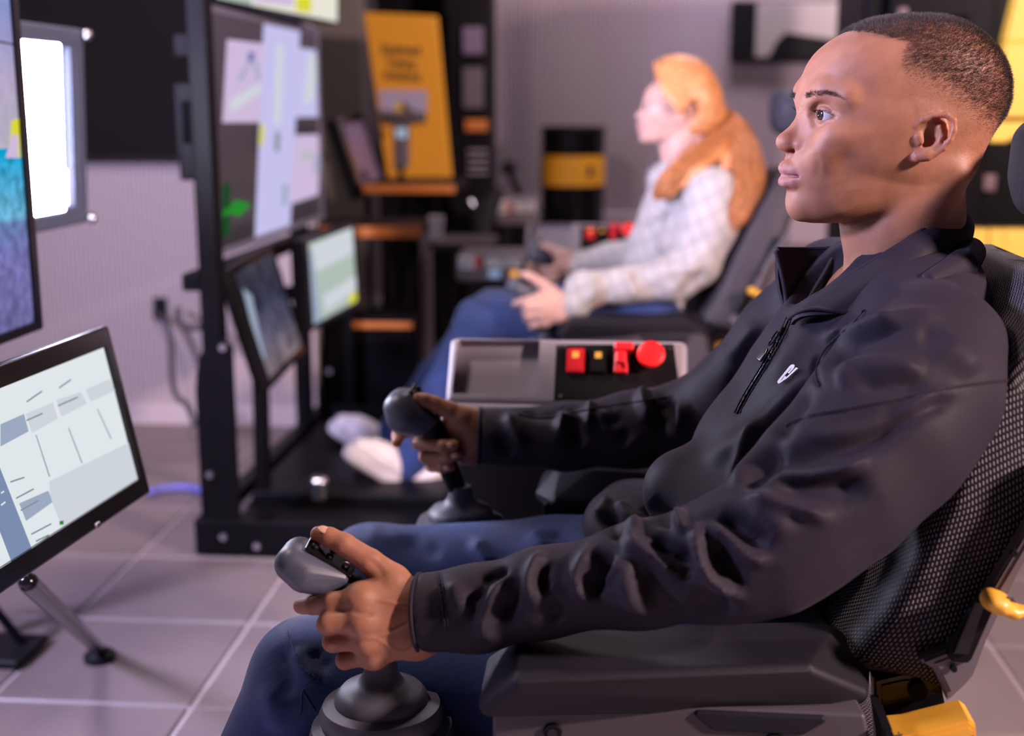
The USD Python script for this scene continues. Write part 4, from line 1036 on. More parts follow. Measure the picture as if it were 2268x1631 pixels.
def scalp(loc):
    """Hair line of a short crop with a squared temple corner and faded sides."""
    P = lambda x, y, w=.06: HM.px(x, y, w)
    u, v, w = loc.T
    aw = np.abs(w)
    # in-picture style coordinates of each point (mirrored for the far side)
    q = proj(HM.world(np.stack([u, v, np.maximum(aw, 0)], 1))); x, y = q.T
    front = np.interp(y, [30, 66, 78, 88, 94, 118, 140, 170, 200, 230, 260], [1880, 1885, 1945, 1985, 2010, 2002, 1994, 2000, 2010, 2018, 2030])
    front = np.where(aw < .03, np.interp(u, [-1, 0], [0, 0]) + P(1884, 70, 0)[0] * 0 + 1860, front)
    inx = np.clip((x - front) / 9, 0, 1)
    top = np.where(aw < .045, np.clip((P(1880, 74, 0)[0] + .002 - u) / .004, 0, 1), 1)
    # fade: full above a line that falls from the temple to the nape
    fade_hi = np.interp(x, [1990, 2050, 2110, 2170, 2220], [118, 128, 165, 215, 250])
    fade_lo = np.interp(x, [1990, 2050, 2110, 2170, 2220], [205, 225, 270, 315, 345])
    fd = np.clip((fade_lo - y) / (fade_lo - fade_hi), 0, 1) ** 1.5
    return inx * top * fd
hairs(HM, hv, hf, scalp, 60000, .0052, .00020, np.array([-.1, .25, 0]), M['hair'], 'hair', man, 5, .62, label='short black cropped hair')
def fuzz(loc):
    u, v, w = loc.T; q = proj(HM.world(np.stack([u, v, np.abs(w)], 1))); x, y = q.T
    return ((y < np.interp(x, [1960, 2010, 2100, 2160, 2200], [180, 235, 330, 380, 400])) & (x > np.interp(y, [95, 140, 240, 400], [2002, 1975, 1985, 2090]))).astype(float) * .5
hairs(HM, hv, hf, fuzz, 9000, .0022, .00012, np.array([-.3, -.4, 0]), M['hair'], 'hair_fade', man, 6, .3)
def brow_mask(loc):
    u, v, w = loc.T; q = proj(HM.world(np.stack([u, v, np.abs(w)], 1))); x, y = q.T
    mid = np.interp(x, [1784, 1800, 1825, 1850, 1868], [216, 209, 205, 211, 221]); th = np.interp(x, [1784, 1800, 1825, 1850, 1868], [3.5, 5, 4.5, 2.6, 1.2])
    return ((np.abs(y - mid) < th) & (x > 1785) & (x < 1868)).astype(float)
hairs(HM, hv, hf, brow_mask, 1300, .0048, .00016, np.array([-.9, .25, 0]), M['brow'], 'eyebrow', man, 7, .22)
# lashes along the slit
for s in (1, -1):
    pts, cnt = [], []
    base = [(1812, 251, .0215), (1807, 246.5, .0275), (1812, 245, .034), (1825, 247.5, .0405), (1840, 253, .0455), (1850, 258, .0475)]
    bb = smoothpath([HM.px(x, y, w) * [1, 1, s] for x, y, w in base], 44)
    ec = eye_centre(HM, s)
    for i, p in enumerate(bb):
        o = (p - ec) / np.linalg.norm(p - ec); L = .0060 + .0015 * math.sin(i)
        pts += [p, p + o * L * .6 + np.array([0, -.0004, 0]), p + o * L + np.array([0, .0022, 0])]; cnt.append(3)
    curves('eyelash', HM.world(np.array(pts)), cnt, np.tile([.00022, .00018, .00006], len(cnt)), M['brow'], man)
# the red of the lips, kept with the skin as a mask
from shapely import contains_xy, distance, points
lip_poly = Polygon([(1722, 372), (1733, 364), (1745, 371), (1762, 379), (1780, 388), (1789, 392), (1780, 397), (1766, 406), (1745, 415), (1728, 414), (1720, 400)])
def lip_mask(v):
    loc = (v - HM.o) @ HM.R
    q = proj(HM.world(np.stack([loc[:, 0], loc[:, 1], np.abs(loc[:, 2])], 1)))
    m = np.zeros(len(v)); near = np.where((np.abs(q[:, 0] - 1755) < 50) & (np.abs(q[:, 1] - 390) < 40) & (loc[:, 0] > C_(HM, 1800, 390, 0)[0]))[0]
    d = distance(lip_poly, points(q[near])); m[near] = np.clip(1 - d / 3.5, 0, 1) * .8
    return m
def set_mask(prim, m): UsdGeom.PrimvarsAPI(UsdGeom.Mesh(prim)).CreatePrimvar('redness', Sdf.ValueTypeNames.FloatArray, 'vertex').Set(Vt.FloatArray.FromNumpy(m.astype(np.float32)))
# ------------------------------------------------------------------ hands, clothes and legs of the man
def hand_mesh(palm, fingers, arm, h=.0019, k=.007):
    """palm: list of (point, radius) hulled pairwise; fingers: chains [(p, r)...]; arm: chain to the sleeve."""
    P = np.array([p for c in fingers + [palm, arm] for p, _ in c]); 
    V = Vol(P.min(0) - .03, P.max(0) + .03, h)
    for i in range(len(palm)):
        for j in range(i + 1, len(palm)): V.add(rc(palm[i][0], palm[j][0], palm[i][1], palm[j][1]), .008)
    for i in range(len(arm) - 1): V.add(rc(arm[i][0], arm[i + 1][0], arm[i][1], arm[i + 1][1]), .016)
    out = []
    for c in fingers:
        F = Vol(P.min(0) - .03, P.max(0) + .03, h)
        F.v = np.full(V.v.shape, 1.0, np.float32)
        for i in range(len(c) - 1): F.add(rc(c[i][0], c[i + 1][0], c[i][1], c[i + 1][1]), .003)
        out.append(F.v)
    for fv in out:
        a, b, kk = V.v, fv, .0035
        hh = np.clip(.5 + .5 * (b - a) / kk, 0, 1); V.v = b + (a - b) * hh - kk * hh * (1 - hh)
    v, f = V.mesh()
    return relax(v, f, 3, .5), f
def nail(tip, before, out, size=.0052):
    d = np.array(tip) - np.array(before); d /= np.linalg.norm(d); o = np.array(out, float); o -= (o @ d) * d; o /= np.linalg.norm(o); s = np.cross(d, o)
    m = m3.Manifold.sphere(1.0, 20).scale((size * 1.25, size * .95, .0016))
    return place(m, np.stack([d, -s, o], 1), np.array(tip) + o * .0072 * (size / .0052) - d * .001)
c2 = lambda x, y, d: at(560 + .3134 * x, 1120 + .3134 * y, d)
c3_ = lambda x, y, d: at(820 + .233 * x, 820 + .233 * y, d)
# left hand, nearest the camera: back of the hand towards us
LW = [(c2(1225, 790, 1.175), .029), (at(985, 1358, 1.17), .030)]
Lpalm = [(c2(760, 665, 1.158), .0125), (c2(775, 815, 1.150), .0125), (c2(800, 940, 1.152), .0120), (c2(850, 1050, 1.160), .0110), (c2(1130, 700, 1.168), .0190), (c2(1150, 930, 1.165), .0180), (c2(985, 560, 1.178), .0150), (c2(900, 800, 1.175), .0165)]
Lf = [
    [(c2(980, 520, 1.178), .0155), (c2(830, 400, 1.180), .0125), (c2(645, 275, 1.182), .0108), (c2(540, 225, 1.186), .0096), (c2(462, 205, 1.190), .0080)],
    [(c2(745, 665, 1.156), .0120), (c2(560, 690, 1.160), .0104), (c2(430, 705, 1.172), .0093), (c2(340, 712, 1.186), .0078)],
    [(c2(760, 815, 1.148), .0118), (c2(535, 830, 1.150), .0105), (c2(520, 845, 1.185), .0096), (c2(620, 850, 1.206), .0080)],
    [(c2(785, 945, 1.150), .0112), (c2(565, 965, 1.156), .0098), (c2(570, 965, 1.188), .0090), (c2(680, 960, 1.206), .0076)],
    [(c2(835, 1055, 1.158), .0102), (c2(650, 1095, 1.166), .0088), (c2(660, 1090, 1.190), .0080), (c2(740, 1080, 1.204), .0068)],
]
lv, lf = hand_mesh(Lpalm, Lf, LW)
veins = [([c2p for c2p in p], w, a) for p, w, a in (
    ([(835, 1330), (880, 1338), (912, 1345)], 3.0, .0012), ([(800, 1415), (850, 1405), (915, 1372)], 3.2, .0013), ([(795, 1428), (840, 1418), (870, 1438), (925, 1420)], 3.0, .0012),
    ([(770, 1324), (778, 1330)], 10, .0022), ([(782, 1383), (790, 1386)], 11, .0026), ([(793, 1424), (802, 1428)], 10, .0024), ([(812, 1453), (820, 1456)], 9, .0018),
    ([(778, 1352), (800, 1358), (830, 1362)], 5, -.0016), ([(800, 1403), (820, 1408)], 5, -.0014), ([(752, 1186), (760, 1193)], 7, .0010), ([(800, 1250), (818, 1240)], 3, -.0012), ([(812, 1238), (840, 1262), (850, 1285)], 9, -.0014))]
lv = strokes(lv, lf, veins)
body_parts.append((lv, lf))
obj('thumb_nail', nail(c2(490, 205, 1.1865), c2(600, 250, 1.184), np.array([-.1, -.35, 1])), M['nail'], man, smooth=True)
# right hand, beyond: thumb side and finger tips towards us
RW = [(c3_(1010, 640, 1.735), .026), (at(1100, 970, 1.735), .030)]
Rpalm = [(c3_(800, 560, 1.765), .016), (c3_(960, 500, 1.735), .0185), (c3_(960, 760, 1.742), .018), (c3_(800, 760, 1.765), .014), (c3_(620, 600, 1.775), .012), (c3_(700, 800, 1.772), .012), (c3_(860, 460, 1.728), .015)]
Rf = [
    [(c3_(900, 480, 1.728), .0155), (c3_(760, 390, 1.724), .0130), (c3_(610, 320, 1.722), .0108), (c3_(520, 290, 1.720), .0098), (c3_(445, 268, 1.718), .0080)],
    [(c3_(620, 600, 1.778), .011), (c3_(350, 570, 1.782), .0100), (c3_(262, 620, 1.760), .0088), (c3_(252, 690, 1.745), .0074)],
    [(c3_(640, 680, 1.775), .011), (c3_(460, 690, 1.765), .0102), (c3_(470, 700, 1.735), .0094), (c3_(690, 722, 1.705), .0092), (c3_(800, 712, 1.706), .0078)],
    [(c3_(680, 780, 1.772), .0105), (c3_(520, 825, 1.765), .0092), (c3_(530, 830, 1.738), .0084), (c3_(740, 830, 1.708), .0084), (c3_(842, 812, 1.709), .0072)],
    [(c3_(720, 860, 1.768), .0095), (c3_(580, 915, 1.760), .0080), (c3_(590, 920, 1.738), .0072), (c3_(690, 935, 1.714), .0074), (c3_(770, 920, 1.713), .0064)],
]
rv, rf = hand_mesh(Rpalm, Rf, RW, h=.0022)
body_parts.append((rv, rf))
obj('thumb_nail', nail(c3_(480, 272, 1.716), c3_(600, 320, 1.720), np.array([.25, -.55, .8])), M['nail'], man, smooth=True)
for a, b in (((770, 708, 1.703), (690, 722, 1.705)), ((815, 800, 1.706), (740, 830, 1.708)), ((745, 915, 1.710), (690, 935, 1.714))):
    obj('finger_nail', nail(c3_(*a), c3_(*b), np.array([.3, -1, .25]), .0044), M['nail'], man, smooth=True)
# trunk and arms under the clothes, so that the figure is whole
IB = Vol(at(2300, 500, 1.05) * [0, 1, 0] + [-.15, -.05, .25], [.62, 1.9, 1.0], .012)
chain(IB, [at(2004, 600, 1.4), at(1985, 760, 1.42), at(1890, 1000, 1.42), at(1760, 1290, 1.42)], [.055, .09, .09, .10], .03, stretch=(D_, 1.35))
for sgn, pts in ((-1, [at(2070, 800, 1.24), at(1900, 1020, 1.16), at(1700, 1210, 1.125), at(1200, 1330, 1.15)]), (1, [at(1850, 660, 1.58), at(1650, 870, 1.66), at(1560, 940, 1.70), at(1250, 968, 1.74)])):
    IB.add(rc(at(1990, 700, 1.41), pts[0], .06, .05), .03); chain(IB, pts, [.05, .045, .04, .03], .02)
body_parts.append(IB.mesh())

# ---- jacket
M['jacket'] = usdkit.material(stage, '/World/Looks/jacket_cloth', {'tc': ('texture_coordinate', {}), 'n': ('noise_texture', {'scale': 1800, 'detail': 2.0}), 'b': ('bump', {'strength': .12, 'distance': .0004}),
    'p': ('principled_bsdf', {'base_color': (.0225, .0185, .0270), 'roughness': .60, 'sheen_weight': .025, 'sheen_roughness': .35, 'sheen_tint': (.75, .68, .85), 'specular_ior_level': .09})}, [('tc.object', 'n.vector'), ('n.fac', 'b.height'), ('b.normal', 'p.normal')], surface='p.BSDF')
M['jacket_lining'] = mat('jacket_lining', (.006, .006, .009), .8)
M['zip'] = mat('zip', (.012, .012, .016), .3)
M['logo'] = mat('logo_print', (.78, .76, .80), .6)
JH = .0036
J = Vol([-.16, .98, .40], [.64, 1.90, 1.02], JH)
st = (D_, 1.42)
chain(J, [at(1690, 1260, 1.44), at(1765, 1060, 1.43), at(1900, 880, 1.42), at(1968, 730, 1.415), at(2010, 655, 1.41)], [.118, .120, .122, .104, .070], .03, stretch=st)
Larm = [at(2062, 800, 1.24), at(2020, 870, 1.205), at(1952, 962, 1.175), at(1848, 1073, 1.148), at(1757, 1160, 1.130), at(1690, 1212, 1.122), at(1600, 1240, 1.122), at(1420, 1274, 1.130), at(1200, 1314, 1.147), at(1060, 1348, 1.160), at(950, 1357, 1.168)]
Lr = [.0755, .082, .080, .0745, .066, .060, .0545, .0465, .0395, .0385, .0385]
Rarm = [at(1850, 650, 1.58), at(1745, 760, 1.62), at(1620, 890, 1.67), at(1550, 930, 1.70), at(1400, 952, 1.715), at(1250, 968, 1.725), at(1085, 968, 1.73)]
Rr = [.068, .066, .062, .058, .050, .044, .040]
J.add(rc(at(2010, 660, 1.41), Larm[0], .070, .066), .035)
J.add(rc(at(1985, 650, 1.42), Rarm[0], .066, .060), .035)
chain(J, Rarm, Rr, .02)
A = Vol([-.16, .98, .40], [.64, 1.90, 1.02], JH)
chain(A, Larm, Lr, .02)
for b, kk in ((A.v, .018),):
    a = J.v; hh = np.clip(.5 + .5 * (b - a) / kk, 0, 1); J.v = b + (a - b) * hh - kk * hh * (1 - hh)
# slack cloth over the lap and belly
J.add(ell(at(1440, 1165, 1.53), (.085, .09, .055)), .03)
J.add(ell(at(1615, 1135, 1.46), (.055, .09, .05)), .03)
J.add(ell(at(1395, 1135, 1.60), (.045, .05, .042)), .02)
J.add(rc(at(1520, 1090, 1.40), at(1640, 1180, 1.33), .05, .05), .03)
# open cuffs: hollow the sleeve ends
for p, q, r in ((at(985, 1357, 1.166), at(900, 1360, 1.172), .0355), (at(1100, 968, 1.73), at(1020, 966, 1.73), .036)):
    d = (q - p) / np.linalg.norm(q - p)
    J.cut(((lambda x, y, z, o=p + d * .025, dd=d: -((x - o[0]) * dd[0] + (y - o[1]) * dd[1] + (z - o[2]) * dd[2])), np.minimum(p, q) - .06, np.maximum(p, q) + .06), .003)
    J.cut(rc(p + d * .018, q + d * .03, r - .004, r - .003), .003)
# neck opening
J.cut(rc(at(2000, 610, 1.405), at(2000, 540, 1.40), .058, .064), .006)
J.cut(rc(at(1905, 620, 1.405), at(1830, 590, 1.42), .045, .055), .008)
jv, jf = J.mesh()
jv, jf = component(jv, jf)
jv = relax(jv, jf, 2, .5)
k2 = lambda x, y: (920 + .4321 * x, 1100 + .4321 * y)      # crop of the sleeve
k6 = lambda x, y: (1560 + .4538 * x, 440 + .4538 * y)      # crop of the chest
kq = lambda x, y: (1610 + .512 * x, 463 + .512 * y)
k5 = lambda x, y: (960 + .2943 * x, 700 + .2943 * y)       # crop of the far sleeve
def S(kf, pts, w, a, e=.1):
    w = np.asarray(w, float)
    return ([kf(*p) for p in pts], w * 1.32 if w.max() > 6 else w * 1.1, a * 1.35 if w.max() > 6 else a, e)
folds = [
    # near sleeve, cuff to elbow: lit ridges and the hollows beside them
    S(k2, [(120, 400), (135, 500), (150, 620)], 5, -.0022, .6),
    S(k2, [(480, 395), (440, 480), (370, 560), (340, 650), (410, 730)], [8, 12, 14, 12, 8], .0100),
    S(k2, [(500, 420), (480, 520), (430, 640)], [10, 16, 12], -.0085),
    S(k2, [(340, 440), (420, 400), (480, 380)], 9, -.0060),
    S(k2, [(205, 430), (215, 520), (260, 600)], 14, .0050),
    S(k2, [(290, 470), (330, 560), (290, 640)], 14, -.0060),
    S(k2, [(660, 285), (610, 380), (590, 470), (640, 560)], [9, 12, 12, 8], .0090),
    S(k2, [(690, 330), (640, 420), (690, 480)], [10, 12, 9], -.0085),
    S(k2, [(730, 310), (800, 350)], 8, .0070), S(k2, [(830, 300), (900, 240)], 9, .006),
    S(k2, [(900, 250), (870, 350), (830, 430), (860, 500), (920, 540)], [10, 13, 13, 11, 8], .0095),
    S(k2, [(1000, 290), (940, 420), (930, 520)], [12, 16, 10], -.0090),
    S(k2, [(740, 520), (700, 600), (740, 660)], 16, -.0060),
    S(k2, [(1060, 320), (1000, 400), (960, 450)], 9, .0050),
    S(k2, [(1150, 165), (1130, 260), (1200, 300), (1290, 360), (1370, 385)], [12, 13, 13, 12, 8], .0110),
    S(k2, [(1220, 200), (1290, 280), (1380, 330)], [14, 18, 12], -.0100),
    S(k2, [(1160, 320), (1190, 420), (1240, 520), (1370, 610)], [12, 20, 20, 10], -.0085),
    S(k2, [(1090, 300), (1080, 420), (1130, 560), (1280, 600)], [12, 18, 18, 10], .0070),
    S(k2, [(1450, 130), (1460, 260), (1500, 380), (1580, 460), (1680, 520)], [14, 16, 16, 14, 9], .0125),
    S(k2, [(1400, 250), (1380, 340), (1420, 420)], [12, 15, 9], -.0080),
    S(k2, [(1530, 200), (1560, 320), (1620, 420), (1680, 470)], [14, 20, 18, 10], -.0105),
    S(k2, [(1500, 140), (1600, 210), (1690, 290), (1830, 330)], [10, 12, 12, 8], .0100),
    S(k2, [(1560, 90), (1680, 170), (1800, 270)], [16, 22, 14], -.0100),
    S(k2, [(1700, 60), (1820, 110), (1900, 230)], [20, 26, 18], .0060),
    S(k2, [(900, 620), (1100, 640), (1380, 640), (1600, 600)], [18, 20, 20, 14], -.0070),
    S(k2, [(1400, 520), (1520, 560), (1640, 560)], [20, 26, 14], -.0080),
    # upper arm
    S(k6, [(330, 1330), (480, 1345), (640, 1330), (800, 1250)], [10, 12, 12, 10], .0090),
    S(k6, [(240, 1300), (420, 1270), (640, 1210), (860, 1130), (1040, 1060)], [16, 26, 30, 24, 14], -.0110),
    S(k6, [(520, 1150), (700, 1140), (900, 1080), (1080, 980), (1260, 960)], [10, 13, 14, 14, 12], .0070),
    S(k6, [(330, 1400), (520, 1400), (700, 1420), (800, 1480)], [18, 28, 28, 20], -.0100),
    S(k6, [(200, 1460), (420, 1500), (620, 1580)], [12, 14, 12], .0090),
    S(k6, [(580, 680), (760, 640), (900, 620), (990, 630)], [10, 12, 12, 9], .0095),
    S(k6, [(700, 790), (700, 850), (640, 900)], [12, 16, 10], .0060),
    S(kq, [(420, 690), (560, 575), (700, 525), (790, 512)], [12, 15, 14, 9], -.0095), S(kq, [(600, 520), (750, 470), (950, 475)], [12, 14, 12], .0050), S(kq, [(520, 690), (700, 685), (860, 705)], [14, 20, 14], .0070), S(kq, [(820, 548), (900, 560), (970, 600)], 16, -.0045), S(kq, [(560, 780), (700, 760), (860, 760)], [12, 16, 12], -.0050), S(kq, [(640, 920), (800, 860), (980, 820)], [14, 20, 16], -.0060),
    S(k6, [(1100, 700), (1250, 760), (1330, 860)], 26, .0050),
    S(k6, [(560, 760), (545, 860), (570, 920)], 6, -.0060),
    # chest and belly
    S(k6, [(420, 580), (330, 760), (240, 900), (160, 1040)], [4, 5, 5, 5], -.0045, .5),
    S(k6, [(560, 560), (420, 760), (330, 900)], [14, 18, 14], .0050),
    S(k6, [(540, 900), (440, 1020), (340, 1180)], [14, 18, 14], -.0075),
    S(k6, [(500, 860), (380, 1010), (180, 1180), (0, 1290)], [12, 16, 18, 16], .0060),
    S(k6, [(300, 1080), (200, 1250), (140, 1390)], [10, 12, 10], .0080),
    S(k6, [(360, 1160), (260, 1330), (190, 1420)], [14, 18, 14], -.0090),
    S(k6, [(300, 640), (220, 760), (160, 860), (90, 960)], [10, 14, 14, 10], -.0050),
    S(k6, [(270, 600), (190, 700), (110, 800)], 12, .0045),
    # far sleeve
    S(k5, [(560, 720), (600, 840), (690, 1000)], [9, 12, 9], .0090), S(k5, [(510, 880), (540, 1000), (600, 1060)], [10, 12, 9], -.0080),
    S(k5, [(960, 700), (980, 800), (940, 900)], [9, 12, 9], .0110), S(k5, [(1010, 760), (1030, 900), (1010, 1000)], [9, 12, 9], -.0090),
    S(k5, [(1200, 640), (1180, 760), (1140, 870)], [9, 12, 9], .0110), S(k5, [(1100, 760), (1080, 900), (1100, 1000)], [10, 12, 9], -.0080),
    S(k5, [(1560, 540), (1590, 660), (1640, 800)], [10, 13, 10], .0120), S(k5, [(1330, 740), (1400, 880), (1480, 960)], [14, 18, 12], -.0090),
    S(k5, [(1680, 620), (1740, 740), (1700, 880)], [12, 16, 12], -.0090), S(k5, [(1860, 640), (1880, 760), (1820, 860)], [9, 12, 9], .0100),
    S(k5, [(640, 720), (900, 740), (1100, 690)], [8, 10, 8], -.0050), S(k5, [(1250, 700), (1330, 820), (1440, 900)], [10, 13, 10], .0080),
    # bunched front over the lap
    S(k2, [(930, 120), (980, 60), (1010, 0)], [9, 11, 9], .0090), S(k2, [(1050, 20), (1090, 100), (1170, 130)], [9, 11, 8], .0100), S(k2, [(990, 90), (1010, 160), (1050, 200)], 12, -.0100),
    S(k2, [(1190, 30), (1260, 90), (1330, 120)], [14, 18, 12], -.0090), S(k2, [(1350, 60), (1370, 150), (1400, 180)], [8, 10, 8], .0080), S(k2, [(1330, 100), (1345, 170)], 9, -.0080),
]
jv = strokes(jv, jf, folds)
jv = relax(jv, jf, 1, .45)
jk = obj('jacket', (jv, jf), M['jacket'], man, smooth=True)
def on_mesh(v, f, px, py, lift=0.0, cache={}):
    """The surface point of a mesh nearest the eye along a seen direction."""
    key = id(v)
    if key not in cache:
        n = normals(v, f); view = EYE - v; q = proj(v); ok = (n * view).sum(1) > 0
        ids = np.where(ok)[0]; cache[key] = (cKDTree(q[ids]), ids, n, v)
    t, ids, n, _ = cache[key]
    d, i = t.query([px, py], k=24)
    i = ids[i]; dep = v[i, 1]; i = i[dep < dep.min() + .02][:4]
    p = v[i].mean(0); nn = n[i].mean(0); nn /= np.linalg.norm(nn)
    return at(px, py, p[1]) + nn * lift, nn
def seam(pts, name, r=.0009, lift=.0004, m=None, parent=jk, nn=None):
    P = smoothpath(np.array(pts, float), 60)
    obj(name, tube([on_mesh(jv, jf, x, y, lift)[0] for x, y in P], r, 6, False), m or M['jacket'], parent, smooth=True)
for p, q, r in ((at(985, 1357, 1.166), at(900, 1360, 1.172), .0388), (at(1100, 968, 1.73), at(1020, 966, 1.73), .0400)):
    d = (q - p) / np.linalg.norm(q - p); c = p + d * .025; u = np.cross(d, Z_); u /= np.linalg.norm(u); w_ = np.cross(d, u)
    an = np.linspace(0, 2 * np.pi, 49)
    obj('cuff_hem', tube([c + (u * math.cos(a) + w_ * math.sin(a)) * (r - .0012) - d * .001 for a in an], .0022, 8, False), M['jacket'], jk, smooth=True)
seam([k6(*p) for p in ((1495, 885), (1330, 900), (1150, 930), (900, 985), (640, 1035), (480, 1070), (400, 1110))], 'seam')
seam([k6(*p) for p in ((1495, 893), (1330, 909), (1150, 939), (900, 994), (640, 1044), (480, 1080), (400, 1120))], 'seam', .0007)
seam([k6(*p) for p in ((780, 545), (690, 640), (590, 740), (545, 850), (560, 920))], 'seam', .0009)
seam([k2(*p) for p in ((118, 390), (128, 460), (140, 560), (155, 690))], 'cuff_seam', .0008)
seam([k2(*p) for p in ((135, 388), (144, 460), (156, 560), (170, 690))], 'cuff_seam', .0006)
seam([k5(*p) for p in ((640, 740), (760, 770), (1000, 740), (1240, 690), (1560, 640), (1800, 600))], 'seam', .0010)
# zip, pull and chest print
zp = [k6(*p) for p in ((412, 585), (380, 660), (320, 770), (260, 870), (205, 960), (160, 1050))]
seam(zp, 'zip', .0013, .0006, M['zip'])
seam([(x - 5, y - 2) for x, y in zp], 'zip_flap', .0010, .0004); seam([(x + 6, y + 2) for x, y in zp], 'zip_flap', .0010, .0004)
def chest(pts, lift=.004): return [on_mesh(jv, jf, *k6(*p), lift)[0] for p in pts]
zs = obj('zip_pull', hullspheres(chest([(388, 640), (375, 668)], .003), .0022), M['zip'], jk)
pc = chest([(372, 660), (352, 690), (330, 730)], .006); obj('pull_cord', tube(pc, .0012, 6), M['zip'], zs); pc2 = chest([(385, 665), (370, 695), (335, 728)], .006); obj('pull_cord', tube(pc2, .0012, 6), M['zip'], zs)
obj('pull_tab', hullspheres(chest([(322, 748), (312, 768), (290, 800), (305, 752), (278, 792)], .005), .0016, 8), M['zip'], zs)
def print_on(poly, lift=.0035):
    P = Polygon(poly); c = trimesh.creation.extrude_polygon(P, 1.0, engine='earcut')
    c = c.subdivide_to_size(5.0) if hasattr(c, 'subdivide_to_size') else c
    v = np.array(c.vertices)
    q = [on_mesh(jv, jf, *k6(*p), 0) for p in poly]; cen = np.mean([a for a, _ in q], 0); nm = np.mean([b for _, b in q], 0); nm /= np.linalg.norm(nm)
    return np.array([on_plane(*k6(x, y), cen + nm * lift, nm) + nm * z * .0005 for x, y, z in v]), np.array(c.faces)
kl = lambda x, y: ((1700 + .0552 * x - 1560) / .4538, (780 + .0552 * y - 440) / .4538)
Cc = [(400, 1215), (430, 1140), (900, 560), (980, 505), (1060, 505), (1100, 545), (1080, 620), (1040, 690), (870, 870), (815, 845), (975, 655), (950, 655), (560, 1110), (545, 1150), (565, 1150), (710, 965), (765, 990), (690, 1110), (600, 1190), (450, 1280)]
obj('chest_letter', print_on([kl(*p) for p in Cc]), M['logo'], jk, smooth=False, label='white letter C of the chest logo')
obj('chest_letter', print_on([kl(*p) for p in [(1150, 620), (1240, 655), (860, 1000), (690, 1135), (720, 1060), (960, 820)]]), M['logo'], jk, smooth=False, label='white slanting stroke of the chest logo')

# collar: two open flaps joined behind the neck
def strip(bottom, top, n=60, rows=14, bow=0.0, thick=.004, out=None):
    b, t = smoothpath(bottom, n), smoothpath(top, n)
    s = np.linspace(0, 1, rows)[None, :, None]
    P = b[:, None] * (1 - s) + t[:, None] * s
    c = P.mean((0, 1)); o = P - np.array([c[0], c[1], 0]) ; o[..., 2] = 0; o /= np.linalg.norm(o, axis=2, keepdims=True) + 1e-9
    P = P + o * (bow * np.sin(np.pi * s))
    return shell(P, thick)
cb_ = [at(1755, 720, 1.345), at(1800, 700, 1.318), at(1888, 690, 1.305), at(1992, 626, 1.302), at(2080, 575, 1.33), at(2146, 535, 1.395), at(2125, 530, 1.465), at(2040, 565, 1.50), at(1930, 610, 1.505), at(1830, 660, 1.478), at(1745, 705, 1.44)]
ct_ = [at(1790, 676, 1.352), at(1824, 650, 1.345), at(1880, 612, 1.335), at(1965, 560, 1.330), at(2060, 500, 1.345), at(2129, 464, 1.395), at(2105, 470, 1.46), at(2030, 500, 1.485), at(1935, 535, 1.49), at(1850, 549, 1.50), at(1722, 552, 1.475)]
v, f = strip(cb_, ct_, bow=.006)
cl = obj('collar', (v, orient(v - v.mean(0), f)), M['jacket'], jk, smooth=50)
obj('collar_edge', tube(ct_, .0028, 8, True, 80), M['jacket'], cl, smooth=True)
obj('collar_edge', tube([at(1745, 706, 1.436), at(1738, 640, 1.455), at(1719, 556, 1.472)], .003, 8, True, 30), M['jacket'], cl, smooth=True)
ls, lt = [at(1748, 705, 1.36), at(1768, 692, 1.335), at(1800, 684, 1.318), at(1850, 690, 1.308), at(1888, 692, 1.303)], [at(1790, 676, 1.352), at(1810, 664, 1.346), at(1824, 652, 1.342), at(1850, 632, 1.338), at(1880, 614, 1.332)]
obj('collar_edge', tube(ls, .0026, 8, True, 40), M['jacket'], cl, smooth=True)
obj('collar_roll', hullspheres([at(2148, 560, 1.40), at(2128, 590, 1.33), at(2060, 622, 1.275)], [.017, .018, .010], 20), M['jacket'], cl, smooth=60)
zt_ = [at(1816, 660, 1.343), at(1838, 650, 1.335), at(1822, 662, 1.331), at(1800, 685, 1.326)]
obj('zip', hullspheres(zt_, .0028, 8), M['zip'], cl)
obj('collar_lining', tube([at(1850, 552, 1.475), at(1830, 600, 1.47), at(1800, 650, 1.455), at(1790, 690, 1.43)], .003, 8, True, 30), M['jacket_lining'], cl, smooth=True)

# ---- jeans and shoes
M['jeans'] = usdkit.material(stage, '/World/Looks/denim', {'tc': ('texture_coordinate', {}), 'n': ('noise_texture', {'scale': 9, 'detail': 3.0}), 'r': ('rgb_ramp', {'ramp': [(.3, (.009, .023, .095)), (.75, (.020, .050, .20))]}),
    'w': ('noise_texture', {'scale': 900, 'detail': 2.0}), 'r2': ('rgb_ramp', {'ramp': [(.35, (.72, .72, .75)), (.7, (1.35, 1.3, 1.25))]}), 'x': ('mix', {'mix_type': 'multiply', 'fac': 1.0}), 'b': ('bump', {'strength': .35, 'distance': .0006}),
    'p': ('principled_bsdf', {'roughness': .8, 'sheen_weight': .12})}, [('tc.object', 'n.vector'), ('tc.object', 'w.vector'), ('n.fac', 'r.fac'), ('w.fac', 'r2.fac'), ('r.color', 'x.color1'), ('r2.color', 'x.color2'), ('x.color', 'p.base_color'), ('w.fac', 'b.height'), ('b.normal', 'p.normal')], surface='p.BSDF')
G = Vol([-.62, .98, .02], [.55, 1.95, .66], .0055)
lk, rk = at(688, 1500, 1.31), at(822, 1268, 1.66)
lfoot, rfoot = lk - Z_ * .375 - B_ * .18, rk - Z_ * .375 - B_ * .18
chain(G, [lk + Z_ * 0, lk + B_ * .25 + Z_ * .005, at(1640, 1430, 1.34) * [1, 1, 0] + Z_ * .46], [.062, .076, .088], .02)
